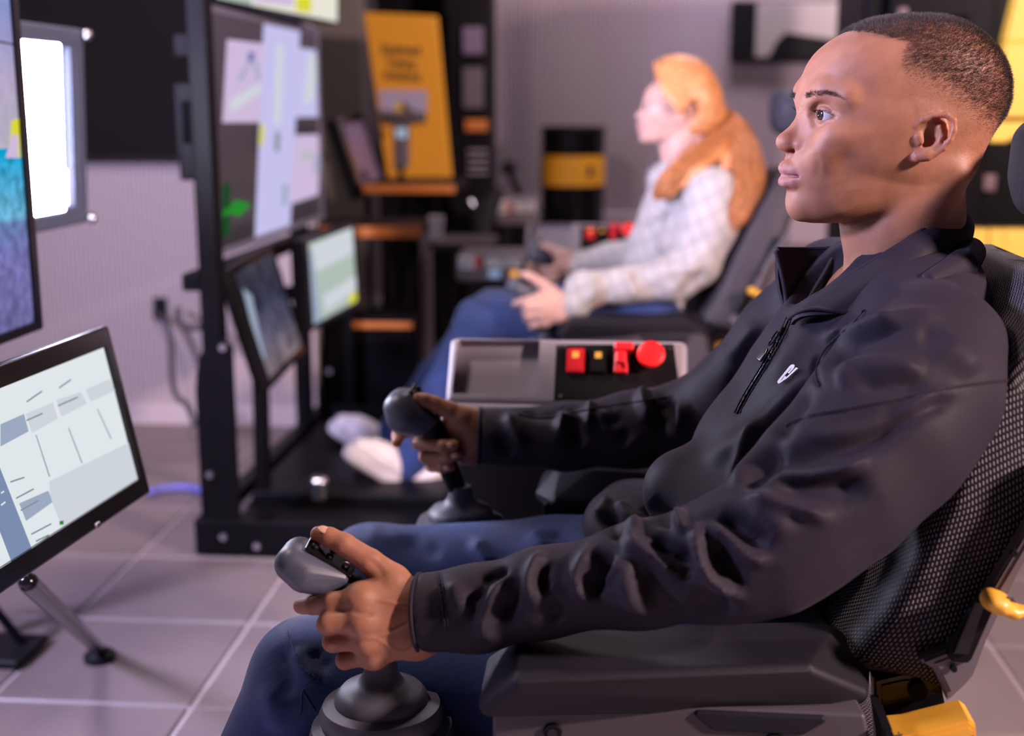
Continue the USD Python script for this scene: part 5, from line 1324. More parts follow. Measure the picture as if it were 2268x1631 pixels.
chain(G, [rk, rk + B_ * .25 + Z_ * .005, at(1640, 1430, 1.34) * [1, 0, 0] + Z_ * .46 + np.array([0, 1.54, 0])], [.062, .076, .088], .02)
chain(G, [lk, lk * .5 + lfoot * .5, lfoot], [.064, .060, .052], .02); chain(G, [rk, rk * .5 + rfoot * .5, rfoot], [.064, .060, .052], .02)
G.add(rc(at(1640, 1430, 1.34) * [1, 1, 0] + Z_ * .46, at(1640, 1430, 1.34) * [1, 0, 0] + Z_ * .46 + np.array([0, 1.52, 0]), .10, .10), .03)
gv, gf = G.mesh(); gv, gf = component(gv, gf); gv = relax(gv, gf, 2, .5)
kh = lambda x, y: (560 + .3134 * x, 1120 + .3134 * y)
gfold = [S(kh, [(180, 1000), (240, 1200), (220, 1400)], [14, 18, 14], -.0060), S(kh, [(300, 1000), (380, 1170), (470, 1250)], [12, 15, 12], .0060), S(kh, [(90, 1250), (160, 1420), (150, 1600)], [16, 20, 16], .0050), S(kh, [(420, 1000), (470, 1100), (560, 1160)], 14, -.0060),
         S(kh, [(1540, 240), (1630, 340), (1690, 440)], [9, 10, 9], .0055), S(kh, [(1480, 300), (1580, 420)], 14, -.0050), S(kh, [(1100, 200), (1200, 300), (1350, 330)], 16, -.0040), S(kh, [(800, 150), (900, 220), (1100, 200)], 16, .0040),
         S(k2, [(600, 180), (640, 230), (690, 270)], [10, 13, 10], .0075), S(k2, [(300, 240), (350, 310), (390, 360)], [8, 9, 8], .0060), S(k2, [(700, 160), (740, 230), (800, 260)], [14, 18, 12], -.0075), S(k2, [(830, 150), (850, 220)], 12, .0060)]
gv = strokes(gv, gf, gfold)
jn = obj('jeans', (gv, gf), M['jeans'], man, smooth=True)
for p in ([(255, 880), (300, 1050), (380, 1170), (455, 1215)], [(470, 1212), (400, 1262), (355, 1310), (345, 1400), (310, 1500)], [(355, 1312), (440, 1450)]):
    P = smoothpath(np.array([kh(*q) for q in p], float), 40); obj('seam', tube([on_mesh(gv, gf, x, y, .0003)[0] for x, y in P], .0009, 6, False), M['jeans'], jn, smooth=True)
def shoe(ankle, fwd, m, sole_m, parent, scale=1.0, toe_up=0.0):
    s = np.cross(Z_, fwd); Rr = np.stack([fwd, s, Z_], 1)
    V = Vol((-.13, -.07, -.02), (.24, .07, .16), .005)
    V.add(rc((-.055, 0, .045), (-.05, 0, .11), .042, .045), .02); V.add(rc((-.03, 0, .045), (.12, 0, .03), .042, .042, ((0, 1, 0), 1.08)), .03); V.add(rc((.10, 0, .028), (.165, .004, .022), .040, .030, ((0, 1, 0), 1.15)), .02)
    V.cut(((lambda x, y, z: z + 0 * x + 0 * y), (-.2, -.1, -.05), (.3, .1, .0)), .004)
    up = V.mesh()
    W = Vol((-.13, -.07, -.035), (.24, .07, .03), .005)
    W.add(rc((-.06, 0, .0), (.16, .004, .0), .046, .044), .01); W.cut(((lambda x, y, z: z + .024 + 0 * x + 0 * y), (-.2, -.1, -.05), (.3, .1, .03)), .004); W.cut(((lambda x, y, z: .012 - z + 0 * x + 0 * y), (-.2, -.1, -.05), (.3, .1, .06)), .004)
    so_ = W.mesh()
    T = np.eye(3); c, s_ = math.cos(toe_up), math.sin(toe_up); T[0, 0], T[0, 2], T[2, 0], T[2, 2] = c, -s_, s_, c
    o = np.asarray(ankle)
    a = obj('shoe', place((up[0] * scale @ T.T, up[1]), Rr, o), m, parent, smooth=True)
    obj('shoe_sole', place((so_[0] * scale @ T.T, so_[1]), Rr, o), sole_m, a, smooth=True)
for p in (lfoot, rfoot): shoe(np.r_[p[:2], .065] + B_ * .03, -B_, M['black_plastic'], M['black_plastic'], man)
# ------------------------------------------------------------------ the woman at the second seat
WD = ORIGINS[1] - ORIGINS[0] + SLIDE[1]
wsc = .80
nose = HM.px(1719, 310, 0)
HW = Head((0, 0, 0), YAW - math.radians(3))
HW.o = at(1407, 256, 3.36) - HW.R @ (nose * wsc)
woman = thing('person', 'woman with a long red ponytail and glasses in a pale shirt jacket and jeans', 'person', rp(.16, 0, 0, 1))
wv = HEAD_LOCAL * wsc; wf = hf
wv = HW.world(wv)
W_ = lambda x, y, d=3.36: at(x, y, d)
# neck, chest and arms under the clothes
WB = Vol([.0, 2.95, .35], [.95, 3.85, 1.1], .011)
chain(WB, [W_(1540, 300), W_(1528, 370), W_(1530, 460), W_(1500, 640)], [.047, .055, .085, .10], .03)
for a in ([W_(1578, 432, 3.19), W_(1560, 520, 3.16), W_(1500, 612, 3.14), W_(1380, 632, 3.13), at(1000, 1357, 1.166) + WD], [W_(1545, 430, 3.5), W_(1500, 500, 3.54), W_(1450, 555, 3.60), W_(1350, 572, 3.66), at(1110, 968, 1.73) + WD]):
    WB.add(rc(W_(1535, 430), a[0], .05, .045), .03); chain(WB, a, [.042, .036, .030, .027, .025], .015)
wl, wr = (lv + WD, lf), (rv + WD, rf)
_w = bodies_join([(wv, wf), WB.mesh(), wl, wr])
set_mask(obj('body', _w, M['skin_pale'], woman, smooth=True), np.r_[lip_mask(hv), np.zeros(len(_w[0]) - len(hv))])
for s in (1, -1):
    ec = eye_centre(HM, s) * wsc
    ball = trimesh.creation.icosphere(3, .0129 * wsc); e = obj('eyeball', place((np.array(ball.vertices), ball.faces), None, HW.world(ec)), M['eyewhite'], woman, smooth=True)
    R = basis(HW.F)[:, [1, 2, 0]]; obj('iris', place(lathe([(.0051, .0092), (.0044, .0098), (0, .0107)], 24), R, HW.world(ec)), M['iris'], e, smooth=True)
M['shirt'] = usdkit.material(stage, '/World/Looks/shirt_jacket', {'tc': ('texture_coordinate', {}), 'm': ('mapping', {'rotation': (0, .5, .3)}), 'w': ('wave_texture', {'scale': 9.0, 'distortion': 1.5, 'bands_direction': 'x'}), 'w2': ('wave_texture', {'scale': 8.0, 'distortion': 1.5, 'bands_direction': 'z'}), 'a': ('math', {'math_type': 'multiply'}),
    'r': ('rgb_ramp', {'ramp': [(0, (.36, .34, .335)), (.5, (.50, .455, .42)), (1, (.37, .38, .42))]}), 'c': ('wave_texture', {'scale': 160.0, 'bands_direction': 'x'}), 'b': ('bump', {'strength': .4, 'distance': .0015}), 'p': ('principled_bsdf', {'roughness': .85, 'sheen_weight': .2})},
    [('tc.object', 'm.vector'), ('m.vector', 'w.vector'), ('m.vector', 'w2.vector'), ('w.fac', 'a.value1'), ('w2.fac', 'a.value2'), ('a.value', 'r.fac'), ('r.color', 'p.base_color'), ('m.vector', 'c.vector'), ('c.fac', 'b.height'), ('b.normal', 'p.normal')], surface='p.BSDF')
Q = Vol([-.05, 2.95, .30], [.95, 3.88, 1.1], .0065)
chain(Q, [W_(1470, 640), W_(1485, 560), W_(1515, 470), W_(1528, 410), W_(1520, 372)], [.115, .110, .105, .082, .052], .03, stretch=(D_, 1.3))
wla = [W_(1578, 432, 3.19), W_(1572, 500, 3.17), W_(1540, 580, 3.15), W_(1495, 618, 3.14), W_(1380, 632, 3.13), W_(1290, 640, 3.12), at(1000, 1357, 1.166) + WD]
wra = [W_(1545, 430, 3.5), W_(1500, 500, 3.54), W_(1450, 555, 3.60), W_(1350, 572, 3.66), at(1110, 968, 1.73) + WD]
Q.add(rc(W_(1530, 415), wla[0], .07, .062), .03); chain(Q, wla, [.066, .066, .060, .052, .043, .040, .038], .02)
Q.add(rc(W_(1525, 415), wra[0], .07, .058), .03); chain(Q, wra, [.060, .056, .048, .042, .040], .02)
Q.add(rc(W_(1440, 650), W_(1480, 690, 3.3), .09, .10), .03)
Q.cut(rc(W_(1505, 372), W_(1505, 320), .044, .056), .008)
Q.cut(rc(W_(1468, 420), W_(1452, 370), .016, .030), .010)
qv, qf = Q.mesh(); qv, qf = component(qv, qf); qv = relax(qv, qf, 2, .5)
qv = strokes(qv, qf, [S(lambda x, y: (x, y), p, w, a) for p, w, a in (
    ([(1330, 610), (1345, 640), (1340, 670)], 8, -.008), ([(1300, 608), (1312, 640), (1306, 668)], 9, .007), ([(1400, 590), (1430, 630), (1470, 660)], 12, -.010), ([(1380, 600), (1400, 640), (1410, 665)], 9, .008),
    ([(1440, 560), (1500, 560), (1560, 520)], 10, -.010), ([(1440, 590), (1500, 600), (1560, 580)], 10, .009), ([(1490, 450), (1470, 500), (1480, 560)], 10, -.008), ([(1420, 500), (1440, 490), (1470, 470)], 6, .008), ([(1560, 600), (1520, 640), (1500, 670)], 9, -.009))])
wj = obj('shirt_jacket', (qv, qf), M['shirt'], woman, smooth=True)
v, f = strip([W_(1448, 440, 3.30), W_(1470, 420, 3.26), W_(1520, 392, 3.25), W_(1575, 372, 3.31), W_(1580, 368, 3.40), W_(1530, 385, 3.47), W_(1470, 405, 3.46), W_(1440, 430, 3.42)],
             [W_(1440, 388, 3.31), W_(1462, 365, 3.29), W_(1505, 350, 3.29), W_(1552, 340, 3.32), W_(1558, 338, 3.39), W_(1520, 348, 3.43), W_(1470, 358, 3.43), W_(1438, 378, 3.40)], bow=.008)
obj('collar', (v, orient(v - v.mean(0), f)), M['shirt'], wj, smooth=50)
for p, q in ((wla[-1], wla[-2]), (wra[-1], wra[-2])):
    d = (q - p) / np.linalg.norm(q - p); obj('cuff', tube([p - d * .004, p + d * .006, p + d * .05, p + d * .056], [.036, .0405, .0415, .039], 24, False), M['shirt'], wj, smooth=40)
obj('pocket_flap', hullspheres([on_mesh(qv, qf, x, y, .003)[0] for x, y in ((1425, 492), (1470, 472), (1474, 482), (1430, 504))], .004), M['shirt'], wj)
# hair: a smooth cap drawn back to a tail, and locks over the shoulder
HC = Vol(HW.o - .26, HW.o + .26, .005)
m = lambda x, y, w: HW.world(HM.px(x, y, 0) * wsc * [1, 1, 0] + np.array([0, 0, w * wsc]))
RH = np.stack([HW.F, HW.L, np.cross(HW.F, HW.L)], 1)
HC.add(ell(m(2000, 165, 0), (.104, .0745, .098), RH), .02)
HC.add(ell(m(2060, 240, 0), (.090, .074, .082), RH), .02)
HC.add(ell(m(2120, 330, 0), (.055, .055, .050), RH), .03)
for s in (1, -1):
    HC.add(rc(m(1890, 130, s * .060), m(2020, 260, s * .080), .020, .022), .02)
    HC.add(rc(m(1985, 250, s * .074), m(2170, 350, s * .04), .024, .022), .02)
HC.cut(ell(m(1775, 260, 0), (.060, .090, .110), RH), .012)
HC.cut(ell(m(1880, 340, 0), (.085, .090, .070), RH), .010)
HC.cut(ell(m(2062, 305, .092), (.024, .026, .036), RH), .006)
tie_ = at(1604, 258, 3.37)
HC.add(rc(m(2150, 300, 0), tie_, .045, .018), .02)
h1 = HC.mesh(); h1 = component(*h1)
TL_ = Vol(tie_ - [.35, .3, .42], tie_ + [.2, .2, .08], .006)
chain(TL_, [tie_, W_(1628, 292, 3.35), W_(1648, 350, 3.26), W_(1655, 400, 3.18), W_(1638, 455, 3.14), W_(1612, 505, 3.13)], [.018, .027, .029, .026, .019, .008], .01)
chain(TL_, [W_(1622, 290, 3.34), W_(1580, 330, 3.27), W_(1530, 362, 3.22), W_(1490, 395, 3.20), W_(1456, 434, 3.22)], [.016, .015, .013, .010, .004], .01)
for en, of in (((1478, 446), .0), ((1505, 424), .01), ((1540, 415), .015)):
    chain(TL_, [W_(1625, 292, 3.34), W_(1588, 340, 3.26 - of), W_((1570 + en[0]) / 2, (345 + en[1]) / 2 - 6, 3.20 - of), W_(*en, 3.185 - of)], [.015, .014, .011, .003], .01)
chain(TL_, [W_(1630, 300, 3.33), W_(1610, 370, 3.22), W_(1640, 430, 3.22), W_(1668, 395, 3.28)], [.016, .017, .013, .006], .01)
h2 = TL_.mesh()
hr = obj('hair', bodies_join([h1, h2]), M['redhair'], woman, smooth=True)
st_pts, st_cnt, st_w = [], [], []
for i in range(1100):
    u = RNG.random(); o = RNG.normal(0, 1, 3); o /= np.linalg.norm(o)
    path = [tie_, W_(1628, 292, 3.35), W_(1648, 350, 3.26), W_(1655, 400, 3.18), W_(1638, 455, 3.14), W_(1612, 505, 3.13)] if i % 2 else [W_(1622, 290, 3.34), W_(1580, 330, 3.27), W_(1530, 362, 3.22), W_(1490, 395, 3.20), W_(1456, 434, 3.22)]
    rad = [.018, .029, .033, .031, .025, .016] if i % 2 else [.022, .025, .025, .021, .011]
    p = smoothpath([np.array(a) + o * r * RNG.uniform(.8, 1.45) for a, r in zip(path, rad)], 14)
    st_pts.append(p); st_cnt.append(14); st_w += [.0011] * 13 + [.0003]
curves('hair_strand', np.vstack(st_pts), st_cnt, st_w, M['redhair'], woman)
obj('hair_tie', place(trimesh.creation.torus(.017, .006, 24, 12), basis(W_(1628, 292, 3.37) - tie_)[:, [1, 2, 0]], tie_), M['tie'], woman, smooth=True)
gl = None
for s in (1, -1):
    c = m(1798, 258, s * .034 / 1); R = basis(HW.F)[:, [1, 2, 0]]
    r_ = obj('glasses', place(trimesh.creation.torus(.021, .0011, 36, 8), R, c), M['steel'], gl or woman, smooth=True); gl = gl or r_
    obj('temple_bar', tube([c + HW.L * s * .021, m(1850, 252, s * .073), m(2030, 270, s * .078)], .0011, 6), M['steel'], gl, smooth=True)
# jeans and white shoes
Y = Vol([-.62, 2.95, .02], [.75, 3.85, .66], .008)
for a, b, c, d in (([1430, 718, 3.2], [1255, 714, 3.22], [1062, 712, 3.24], (.085, .072, .060)), ([1430, 700, 3.5], [1240, 690, 3.55], [1090, 690, 3.58], (.085, .072, .060))):
    chain(Y, [at(*a), at(*b), at(*c)], d, .02)
n1, n2 = at(1062, 712, 3.24), at(1090, 690, 3.58)
a1, a2 = at(905, 1035, 3.28), at(850, 985, 3.62)
chain(Y, [n1, n1 * .5 + a1 * .5, a1], [.060, .056, .046], .02); chain(Y, [n2, n2 * .5 + a2 * .5, a2], [.060, .056, .046], .02)
Y.add(rc(at(1430, 718, 3.2), at(1430, 700, 3.5), .09, .09), .03)
yv, yf = Y.mesh(); yv, yf = component(yv, yf)
obj('jeans', (relax(yv, yf, 2), yf), M['jeans'], woman, smooth=True)
fw = at(745, 975, 3.24) - at(925, 1085, 3.28); up_ = math.asin(fw[2] / np.linalg.norm(fw)); fh = fw * [1, 1, 0]; fh /= np.linalg.norm(fh)
for a, o in ((at(895, 1072, 3.28), 0), (at(850, 1010, 3.62), 1)): shoe(a, fh, M['shoe'], M['sole'], woman, .92, up_)
# pedals under her feet
pd = R1
for d in (3.28, 3.62):
    q = at(845, 1105 - (d - 3.28) * 250, d); R = np.stack([fh * math.cos(up_) + Z_ * math.sin(up_), np.cross(Z_, fh), -fh * math.sin(up_) + Z_ * math.cos(up_)], 1)
    pp = obj('pedal', place(rbox(.26, .10, .02, .006), R, q - Z_ * .035), M['black_plastic'], pd)
    obj('pedal_post', hullspheres([q - Z_ * .06, np.r_[(q - B_ * .06)[:2], .06]], .02), M['black_metal'], pd)
    for x in (-.08, -.04, 0, .04, .08): obj('tread', place(rbox(.012, .09, .006, .002), R, q - Z_ * .035 + R @ [x, 0, .012]), M['frame_plastic'], pp)
b_ = at(700, 1140, 3.05)
obj('pedal_base', rig(rbox(.50, .75, .03, .006).translate((-.93, .05, .055)), 1), M['black_metal'], pd)
pq = at(707, 1082, 3.05); tag(obj('pedal_switch', place(rbox(.04, .04, .06, .012), RIG, pq - Z_ * .0), M['steel']), 'small bright metal block on the rack floor left of the white shoe', 'switch')

# ------------------------------------------------------------------ the far side of the room
def board_px(name, px, depth, thick, m, parent, rad=.004, lean=0.0):
    """A flat board standing where it is seen, facing the room's near side."""
    n = -TD * math.cos(lean) + Z_ * math.sin(lean); o = at(*px[0], depth)
    P = [on_plane(x, y, o, n) for x, y in px]
    return obj(name, hullspheres([p - n * thick for p in P] + P, rad, 8), m, parent), o, n
bn = thing('banner', 'orange banner with three dark lines of lettering and a small machine picture', 'banner', at(930, 430, 5.5))
_, bo, nb = board_px('board', [(808, 30), (966, 38), (998, 392), (862, 402)], 5.5, .02, M['orange_sign'], bn)
bo = bo + nb * .0045
def bpic(name, px, m, lift=.001, label=None): return obj(name, flat([on_plane(x, y, bo, nb) for x, y in px], nb, lift), m, bn, smooth=False, label=label)
c3b = lambda x, y: (720 + .2697 * x, .2697 * y)
M['sky_print'] = mat('print_sky', (.42, .38, .55), .6); M['ground_print'] = mat('print_ground', (.05, .035, .03), .6)
bpic('picture', [c3b(*p) for p in ((440, 740), (840, 745), (830, 1015), (465, 1030))][::-1], M['sky_print'])
bpic('picture_ground', [c3b(*p) for p in ((448, 900), (560, 930), (640, 830), (720, 910), (832, 925), (828, 1015), (465, 1030))][::-1], M['ground_print'], .0016)
bpic('picture_machine', [c3b(*p) for p in ((560, 915), (580, 840), (630, 835), (640, 915))][::-1], M['yellow_paint'], .002)
ux = on_plane(965, 40, bo, nb) - on_plane(808, 30, bo, nb); ux /= np.linalg.norm(ux); uy = np.cross(nb, ux)
for txt, x, y, wd_, h in (('Equipment', 455, 432, .170, .036), ('Training', 500, 545, .125, .034), ('Solutions', 475, 648, .160, .036)):
    tm = meshkit.text_mesh(txt, 1.0, .02, True)
    tv = np.array(tm.vertices) * [wd_ / tm.bounds[1][0], h, .04]
    obj('lettering', place((tv, tm.faces), np.stack([ux, uy, nb], 1), on_plane(*c3b(x, y), bo, nb) + nb * .0008), M['ink'], bn, smooth=False)
obj('easel_leg', hullspheres([at(900, 400, 5.52), at(880, 700, 5.62) * [1, 1, 0] + Z_ * .01], .02), M['black_metal'], bn)
obj('easel_leg', hullspheres([at(960, 396, 5.52), at(985, 700, 5.62) * [1, 1, 0] + Z_ * .01], .02), M['black_metal'], bn)
obj('easel_back', hullspheres([at(930, 60, 5.6), at(930, 700, 5.95) * [1, 1, 0] + Z_ * .01], .018), M['black_metal'], bn)

col = thing('dark_column', 'tall dark equipment column with faint mauve panels between the banner and the ribbed wall', 'column', at(1045, 500, 5.9) * [1, 1, 0])
cxy = at(1045, 300, 6.0)
obj('body', place(rbox(.20, .22, 2.6, .01), np.stack([TB, TD, Z_], 1), np.r_[cxy[:2], 1.305]), M['black_plastic'], col)
M['mauve'] = mat('mauve_panel', (.17, .12, .20), .5)
for y0_, y1_, mm in ((60, 120, 'mauve'), (150, 240, 'frame_plastic')):
    a, b = at(1030, y0_, 5.86), at(1065, y1_, 5.86); obj('panel', place(rbox(.09, .02, a[2] - b[2], .004), np.stack([TB, TD, Z_], 1), (a + b) / 2), M[mm], col)
a = at(1055, 278, 5.86); obj('panel', place(rbox(.10, .02, .05, .004), np.stack([TB, TD, Z_], 1), a), M['orange_paint'], col)
for i in range(4):
    a = at(1058, 335 + i * 16, 5.86); obj('vent_slat', place(rbox(.09, .03, .012, .003), np.stack([TB, TD, Z_], 1), a), M['console_plastic'], col)
dk = thing('dark_column', 'broad dark column behind the orange banner with a pale lamp strip at its top', 'column', at(860, 500, 6.3) * [1, 1, 0])
obj('body', place(rbox(.36, .20, 2.7, .01), np.stack([TB, TD, Z_], 1), np.r_[at(925, 300, 6.35)[:2], 1.355]), M['black_plastic'], dk)
a, b = at(998, -60, 6.2), at(998, 30, 6.2); obj('lamp_strip', hullspheres([a, b], .026), M['white_paint'], dk)
obj('edge_rail', place(rbox(.05, .05, 2.7, .01), np.stack([TB, TD, Z_], 1), np.r_[at(1012, 300, 6.25)[:2], 1.36]), M['black_metal'], dk)
cur = thing('partition', 'plain brown-grey partition board behind the large screen, left of the banner', 'partition', at(700, 500, 5.95) * [1, 1, 0])
M['partition'] = mat('partition_board', (.17, .14, .125), .7)
obj('board', place(rbox(.42, .04, 2.6, .006), np.stack([TB, TD, Z_], 1), np.r_[at(712, 300, 6.0)[:2], 1.32]), M['partition'], cur)
for dx in (-.2, .2): obj('foot', place(rbox(.05, .4, .02, .005), np.stack([TB, TD, Z_], 1), np.r_[(at(712, 300, 6.0) + TB * dx * .8)[:2], .011]), M['black_metal'], cur)

# third station: dark desk, screen, pods with lettering, control lever
ds3 = thing('control_desk', 'dark desk of the empty third station with orange front edges', 'desk', at(900, 560, 4.9) * [1, 1, 0])
def slab_px(name, x0, x1, y, depth, dep, th, m, parent, rad=.006):
    a, b = at(x0, y, depth), at(x1, y, depth); w = b[0] - a[0]
    return obj(name, place(rbox(w, dep, th, rad), np.stack([TB, TD, Z_], 1), (a + b) / 2 + TD * dep / 2 - Z_ * th / 2), m, parent)
slab_px('worktop', 800, 1010, 408, 4.95, .5, .035, M['black_plastic'], ds3)
slab_px('front_edge', 802, 1008, 410, 4.94, .01, .03, M['orange_paint'], ds3, .003)
slab_px('lower_shelf', 690, 930, 502, 4.35, .35, .03, M['black_plastic'], ds3)
slab_px('shelf_edge', 692, 932, 503, 4.34, .01, .036, M['orange_paint'], ds3, .003)
for x, d_, z in ((705, 4.4, 502), (920, 4.4, 502), (815, 5.3, 408), (1000, 5.3, 408)):
    t_ = at(x, z, d_); obj('desk_leg', hullspheres([t_ - Z_ * .06, np.r_[t_[:2], .014]], .014), M['black_metal'], ds3)
t_ = at(925, 520, 4.4); obj('end_panel', place(rbox(.02, .3, t_[2] - .01, .004), np.stack([TB, TD, Z_], 1), np.r_[(t_ + TD * .15)[:2], t_[2] / 2]), M['frame_plastic'], ds3)
TLm, TRm, BLm = at(745, 262, 5.0), at(800, 250, 5.5), at(800, 440, 4.98)
m3d, F3 = monitor('monitor', 'dark slanted monitor with a faint mauve screen left of the orange banner', 'monitor', TLm, TRm, BLm, M['mauve'], bezel=(.05, .02, .03, .03), depth=.05)
obj('foot', hullspheres([at(800, 385, 5.15), at(806, 392, 5.15)], .02), M['black_metal'], m3d)
hs = thing('handset', 'dark upright handset with a pale top standing in front of the orange banner', 'handset', at(888, 375, 5.2))
obj('body', hullspheres([at(x, y, 5.2) for x, y in ((876, 282), (902, 282), (900, 366), (878, 372))], .012), M['frame_plastic'], hs)
obj('top_light', hullspheres([at(x, y, 5.185) for x, y in ((880, 288), (898, 288), (897, 302), (881, 302))], .007), E['bluegrey'], hs)
obj('stem', hullspheres([at(888, 370, 5.2), at(888, 396, 5.2)], .012), M['black_metal'], hs)
obj('cross_piece', hullspheres([at(842, 252, 5.25), at(930, 262, 5.2)], .016), M['frame_plastic'], hs)
cp = thing('cup', 'small white paper cup on the end of the lower desk shelf', 'cup', at(967, 530, 4.38))
ct = at(967, 532, 4.38); hgt = at(967, 480, 4.38)[2] - ct[2]
obj('cup_wall', place(lathe([(0, 0), (.020, 0), (.026, hgt), (.024, hgt), (.019, .004), (0, .004)], 28), None, ct), M['white_paint'], cp)
obj('cup_rim', place(trimesh.creation.torus(.0255, .0016, 28, 8), None, ct + Z_ * hgt), M['white_paint'], cp, smooth=True)
tray = thing('side_table', 'grey flat side table holding the white cup behind the first lettered pod', 'table', at(1010, 600, 4.3) * [1, 1, 0])
a = at(1022, 535, 4.28); obj('top', place(rbox(.22, .3, .02, .005), np.stack([TB, TD, Z_], 1), np.r_[a[:2] + [0, .16], ct[2] - .0105]), M['grey_plastic'], tray)
for dx, dy in ((-.09, .04), (.09, .04), (-.09, .27), (.09, .27)): obj('leg', hullspheres([np.r_[a[:2] + [dx, dy], ct[2] - .03], np.r_[a[:2] + [dx, dy], .011]], .010), M['black_metal'], tray)
M['logo_red'] = mat('logo_red', (.45, .04, .03), .5)
for k_, (x0_, x1_, y0_, y1_, d_, lab) in enumerate(((1010, 1166, 562, 626, 3.98, 'dark control pod with white lettering in front of the near hand of the woman'), (1098, 1192, 440, 500, 5.3, 'dark control pod with white lettering far behind, below the black control lever'))):
    a, b = at(x0_, y0_, d_), at(x1_, y1_, d_); w, h = b[0] - a[0], a[2] - b[2]; c = (a + b) / 2
    pd_ = thing('control_pod', lab, 'control pod', np.r_[c[:2], 0])
    obj('case', place(rbox(w, .20, h, .015), np.stack([TB, TD, Z_], 1), c + TD * .10), M['frame_plastic'], pd_)
    obj('foot_post', hullspheres([np.r_[(c + TD * .10)[:2], b[2] - .03], np.r_[(c + TD * .10)[:2], .03]], .025), M['black_metal'], pd_)
    lz = a[2] - h * .30
    for i, (q0, q1, mm) in enumerate(((.04, .26, 'white_paint'), (.26, .36, 'logo_red'))):
        obj('logo_patch', place(rbox(w * (q1 - q0), .004, h * .42, .0018), np.stack([TB, TD, Z_], 1), np.r_[(a + TB * w * (q0 + q1) / 2 - TD * .003)[:2], lz]), M[mm], pd_)
    for txt, q0, ww, hh, mm in (('CAT', .06, .18, h * .26, 'ink'), ('SIMULATORS', .42, .52, h * .30, 'white_paint')):
        tm = meshkit.text_mesh(txt, 1.0, .02, True); sx = w * ww / tm.bounds[1][0]
        tv = np.array(tm.vertices) * [sx, hh, .1]
        obj('lettering', place((tv, tm.faces), np.stack([TB, Z_, -TD], 1), np.r_[(a + TB * w * q0 - TD * .0055)[:2], lz - hh / 2]), M[mm], pd_, smooth=False)
    if k_ == 0:
        obj('amber_button', place(m3.Manifold.sphere(.012, 16), None, np.r_[(a + TB * w * .83 - TD * .002)[:2], b[2] + h * .32]), E['yellow'] if False else M['lamp_amber'], pd_)
        obj('blue_display', place(rbox(w * .16, .004, h * .3, .0015), np.stack([TB, TD, Z_], 1), np.r_[(a + TB * w * .55 - TD * .002)[:2], b[2] + h * .32]), E['blue'], pd_)
lvr = thing('control_lever', 'black control lever with a round knob standing in front of the ribbed wall', 'lever', at(1150, 470, 5.75) * [1, 1, 0])
lc = at(1150, 470, 5.8)
obj('pedestal', place(rbox(.22, .24, lc[2], .02), np.stack([TB, TD, Z_], 1), np.r_[(lc + TD * .1)[:2], lc[2] / 2]), M['black_plastic'], lvr)
obj('boot', place(lathe([(0, 0), (.09, 0), (.07, .05), (.045, .08), (0, .085)], 24), None, lc + TD * .1 - Z_ * .01), M['boot'], lvr)
obj('stick', hullspheres([lc + TD * .1 + Z_ * .06, at(1134, 395, 5.85)], .016), M['black_metal'], lvr)
obj('knob', place(m3.Manifold.sphere(.036, 20), None, at(1128, 372, 5.85)), M['black_plastic'], lvr)
fh_ = thing('folding_handle', 'dark slanted handle with a chrome bar in front of the black control lever', 'handle', at(1066, 530, 5.0) * [1, 1, 0])
obj('side_arm', hullspheres([at(1100, 430, 5.15), at(1056, 470, 5.1), at(1066, 530, 5.0)], .03), M['black_plastic'], fh_)
obj('chrome_bar', hullspheres([at(1042, 446, 5.15), at(1066, 488, 5.1)], .009), M['steel'], fh_)
obj('handle_post', hullspheres([at(1066, 530, 5.0), np.r_[at(1066, 530, 5.0)[:2], .02]], .018), M['black_metal'], fh_)
kb = thing('equipment_box', 'low dark equipment box on the floor behind the pedals', 'box', at(830, 740, 3.9) * [1, 1, 0])
for x0_, x1_, y0_, y1_, d_, hh in ((735, 925, 700, 770, 4.14, .0),):
    a, b = at(x0_, y0_, d_), at(x1_, y1_, d_); obj('case', place(rbox(b[0] - a[0], .16, a[2], .012), np.stack([TB, TD, Z_], 1), np.r_[((a + b) / 2 + TD * .08)[:2], a[2] / 2]), M['black_metal'], kb)
    obj('lid_strip', place(rbox((b[0] - a[0]) * .9, .02, .02, .004), np.stack([TB, TD, Z_], 1), np.r_[((a + b) / 2 - TD * .004)[:2], a[2] - .03]), M['orange_paint'], kb)
dr = thing('steel_drum', 'black steel drum with a yellow band standing by the ribbed wall', 'drum', np.r_[at(1268, 480, 6.1)[:2], 0])
dc = np.r_[at(1268, 480, 6.1)[:2], 0]; dz = at(1268, 281, 6.0)[2]; rr = .150; y1b, y0b = at(1268, 345, 6.0)[2], at(1268, 412, 6.0)[2]
obj('drum_body', place(lathe([(0, 0), (rr, 0), (rr + .004, .01), (rr, .02), (rr, dz * .33), (rr + .006, dz * .34), (rr, dz * .35), (rr, dz - .02), (rr + .005, dz - .01), (rr, dz), (rr - .01, dz), (rr - .012, dz - .012), (0, dz - .012)], 48), None, dc), M['black_gloss'], dr, smooth=40)
obj('yellow_band', place(lathe([(rr + .0005, y0b), (rr + .0022, y0b), (rr + .0022, y1b), (rr + .0005, y1b)], 48), None, dc), M['orange_sign'], dr, smooth=40)
obj('logo_patch', place(rbox(.05, .006, .045, .002), np.stack([TB, TD, Z_], 1), dc + TB * .07 - TD * (rr - .018) + Z_ * (y0b + y1b) / 2), M['ink'], dr)
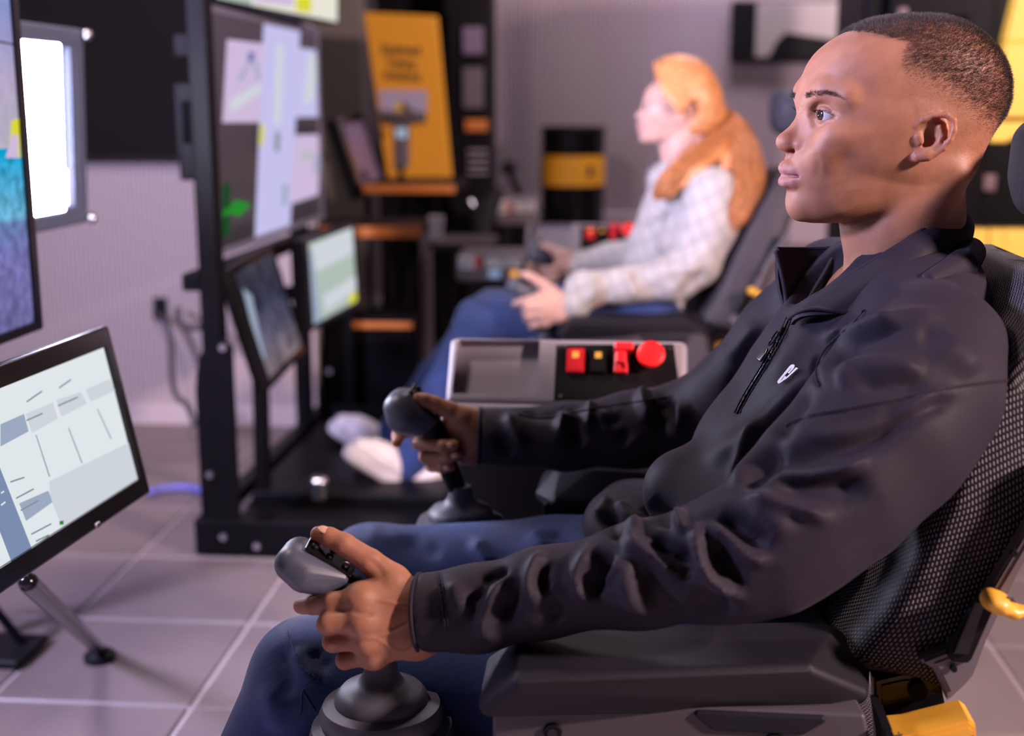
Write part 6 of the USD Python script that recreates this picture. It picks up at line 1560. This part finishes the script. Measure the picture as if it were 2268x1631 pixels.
# wall display and machine behind the man
wd = thing('wall_display', 'black framed wall screen on the ribbed wall above the seat of the woman', 'display', at(1760, 140, 6.4))
a, b = at(1622, 2, 6.45), at(1912, 136, 6.45); w, h = b[0] - a[0], a[2] - b[2]; c = (a + b) / 2
obj('housing', place(rbox(w, .10, h, .012), np.stack([TB, TD, Z_], 1), c), M['black_plastic'], wd)
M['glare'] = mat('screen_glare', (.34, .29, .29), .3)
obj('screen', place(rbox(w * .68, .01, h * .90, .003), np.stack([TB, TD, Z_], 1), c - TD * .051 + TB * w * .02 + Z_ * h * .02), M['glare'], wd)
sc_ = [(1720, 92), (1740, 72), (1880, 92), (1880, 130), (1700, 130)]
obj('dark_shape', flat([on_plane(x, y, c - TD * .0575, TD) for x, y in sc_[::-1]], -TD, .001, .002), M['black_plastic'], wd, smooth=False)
mc = thing('machine_cabinet', 'tall black machine cabinet with yellow slanting post behind the head of the man', 'cabinet', np.r_[at(2100, 500, 3.9)[:2], 0])
a, b = at(1915, 100, 4.0), at(2420, 500, 4.0); w = b[0] - a[0]
obj('body', place(rbox(w, .5, 1.75, .02), np.stack([TB, TD, Z_], 1), np.r_[((a + b) / 2 + TD * .25)[:2], .88]), M['black_metal'], mc)
obj('door_panel', place(rbox(w * .42, .02, .9, .01), np.stack([TB, TD, Z_], 1), np.r_[(a + TB * w * .30 - TD * .01)[:2], 1.05]), M['black_metal'], mc)
M['pinkish'] = mat('pale_mauve_panel', (.16, .10, .11), .4)
for x, y, r_ in ((2172, 34, .030), (2000, 30, .024), (2190, 405, .034), (2150, 470, .022)): obj('indicator', place(rbox(r_ * 1.3, .02, r_ * 1.6, .008), np.stack([TB, TD, Z_], 1), at(x, y, 3.97)), M['pinkish'], mc)
for seg in (((2262, -40), (2232, 88)), ((2230, 100), (2212, 255)), ((2206, 275), (2196, 310))):
    (x0_, y0_), (x1_, y1_) = seg; P = [at(x, y, 3.6) for x, y in ((x0_ + 2, y0_), (x0_ + 80, y0_), (x1_ + 70 - (y1_ > 300) * 40, y1_), (x1_ + 2, y1_))]
    obj('yellow_post', hullspheres([p + TD * s for p in P for s in (0, .05)], .008, 10), M['yellow_paint'], mc)
for x0_, x1_ in ((2118, 2183), (2194, 2220), (2228, 2330)):
    P = [at(x, y, 3.6) for x, y in ((x0_, 512), (x1_, 512), (x1_, 640), (x0_, 640))]; obj('yellow_panel', hullspheres([p + TD * s for p in P for s in (0, .04)], .006, 8), M['yellow_paint'], mc)
P = [at(x, y, 3.66) for x, y in ((2100, 500), (2400, 500), (2400, 700), (2100, 700))]; obj('back_plate', hullspheres([p + TD * s for p in P for s in (0, .04)], .006, 8), M['black_metal'], mc)
obj('plinth', place(rbox(w * .8, .45, .40, .02), np.stack([TB, TD, Z_], 1), np.r_[(at(2270, 600, 3.85) + TD * .05)[:2], .205]), M['black_metal'], mc)
_bv, _bf = bodies_join(body_parts)
set_mask(obj('body', (_bv, _bf), M['skin'], man, smooth=True), lip_mask(_bv))
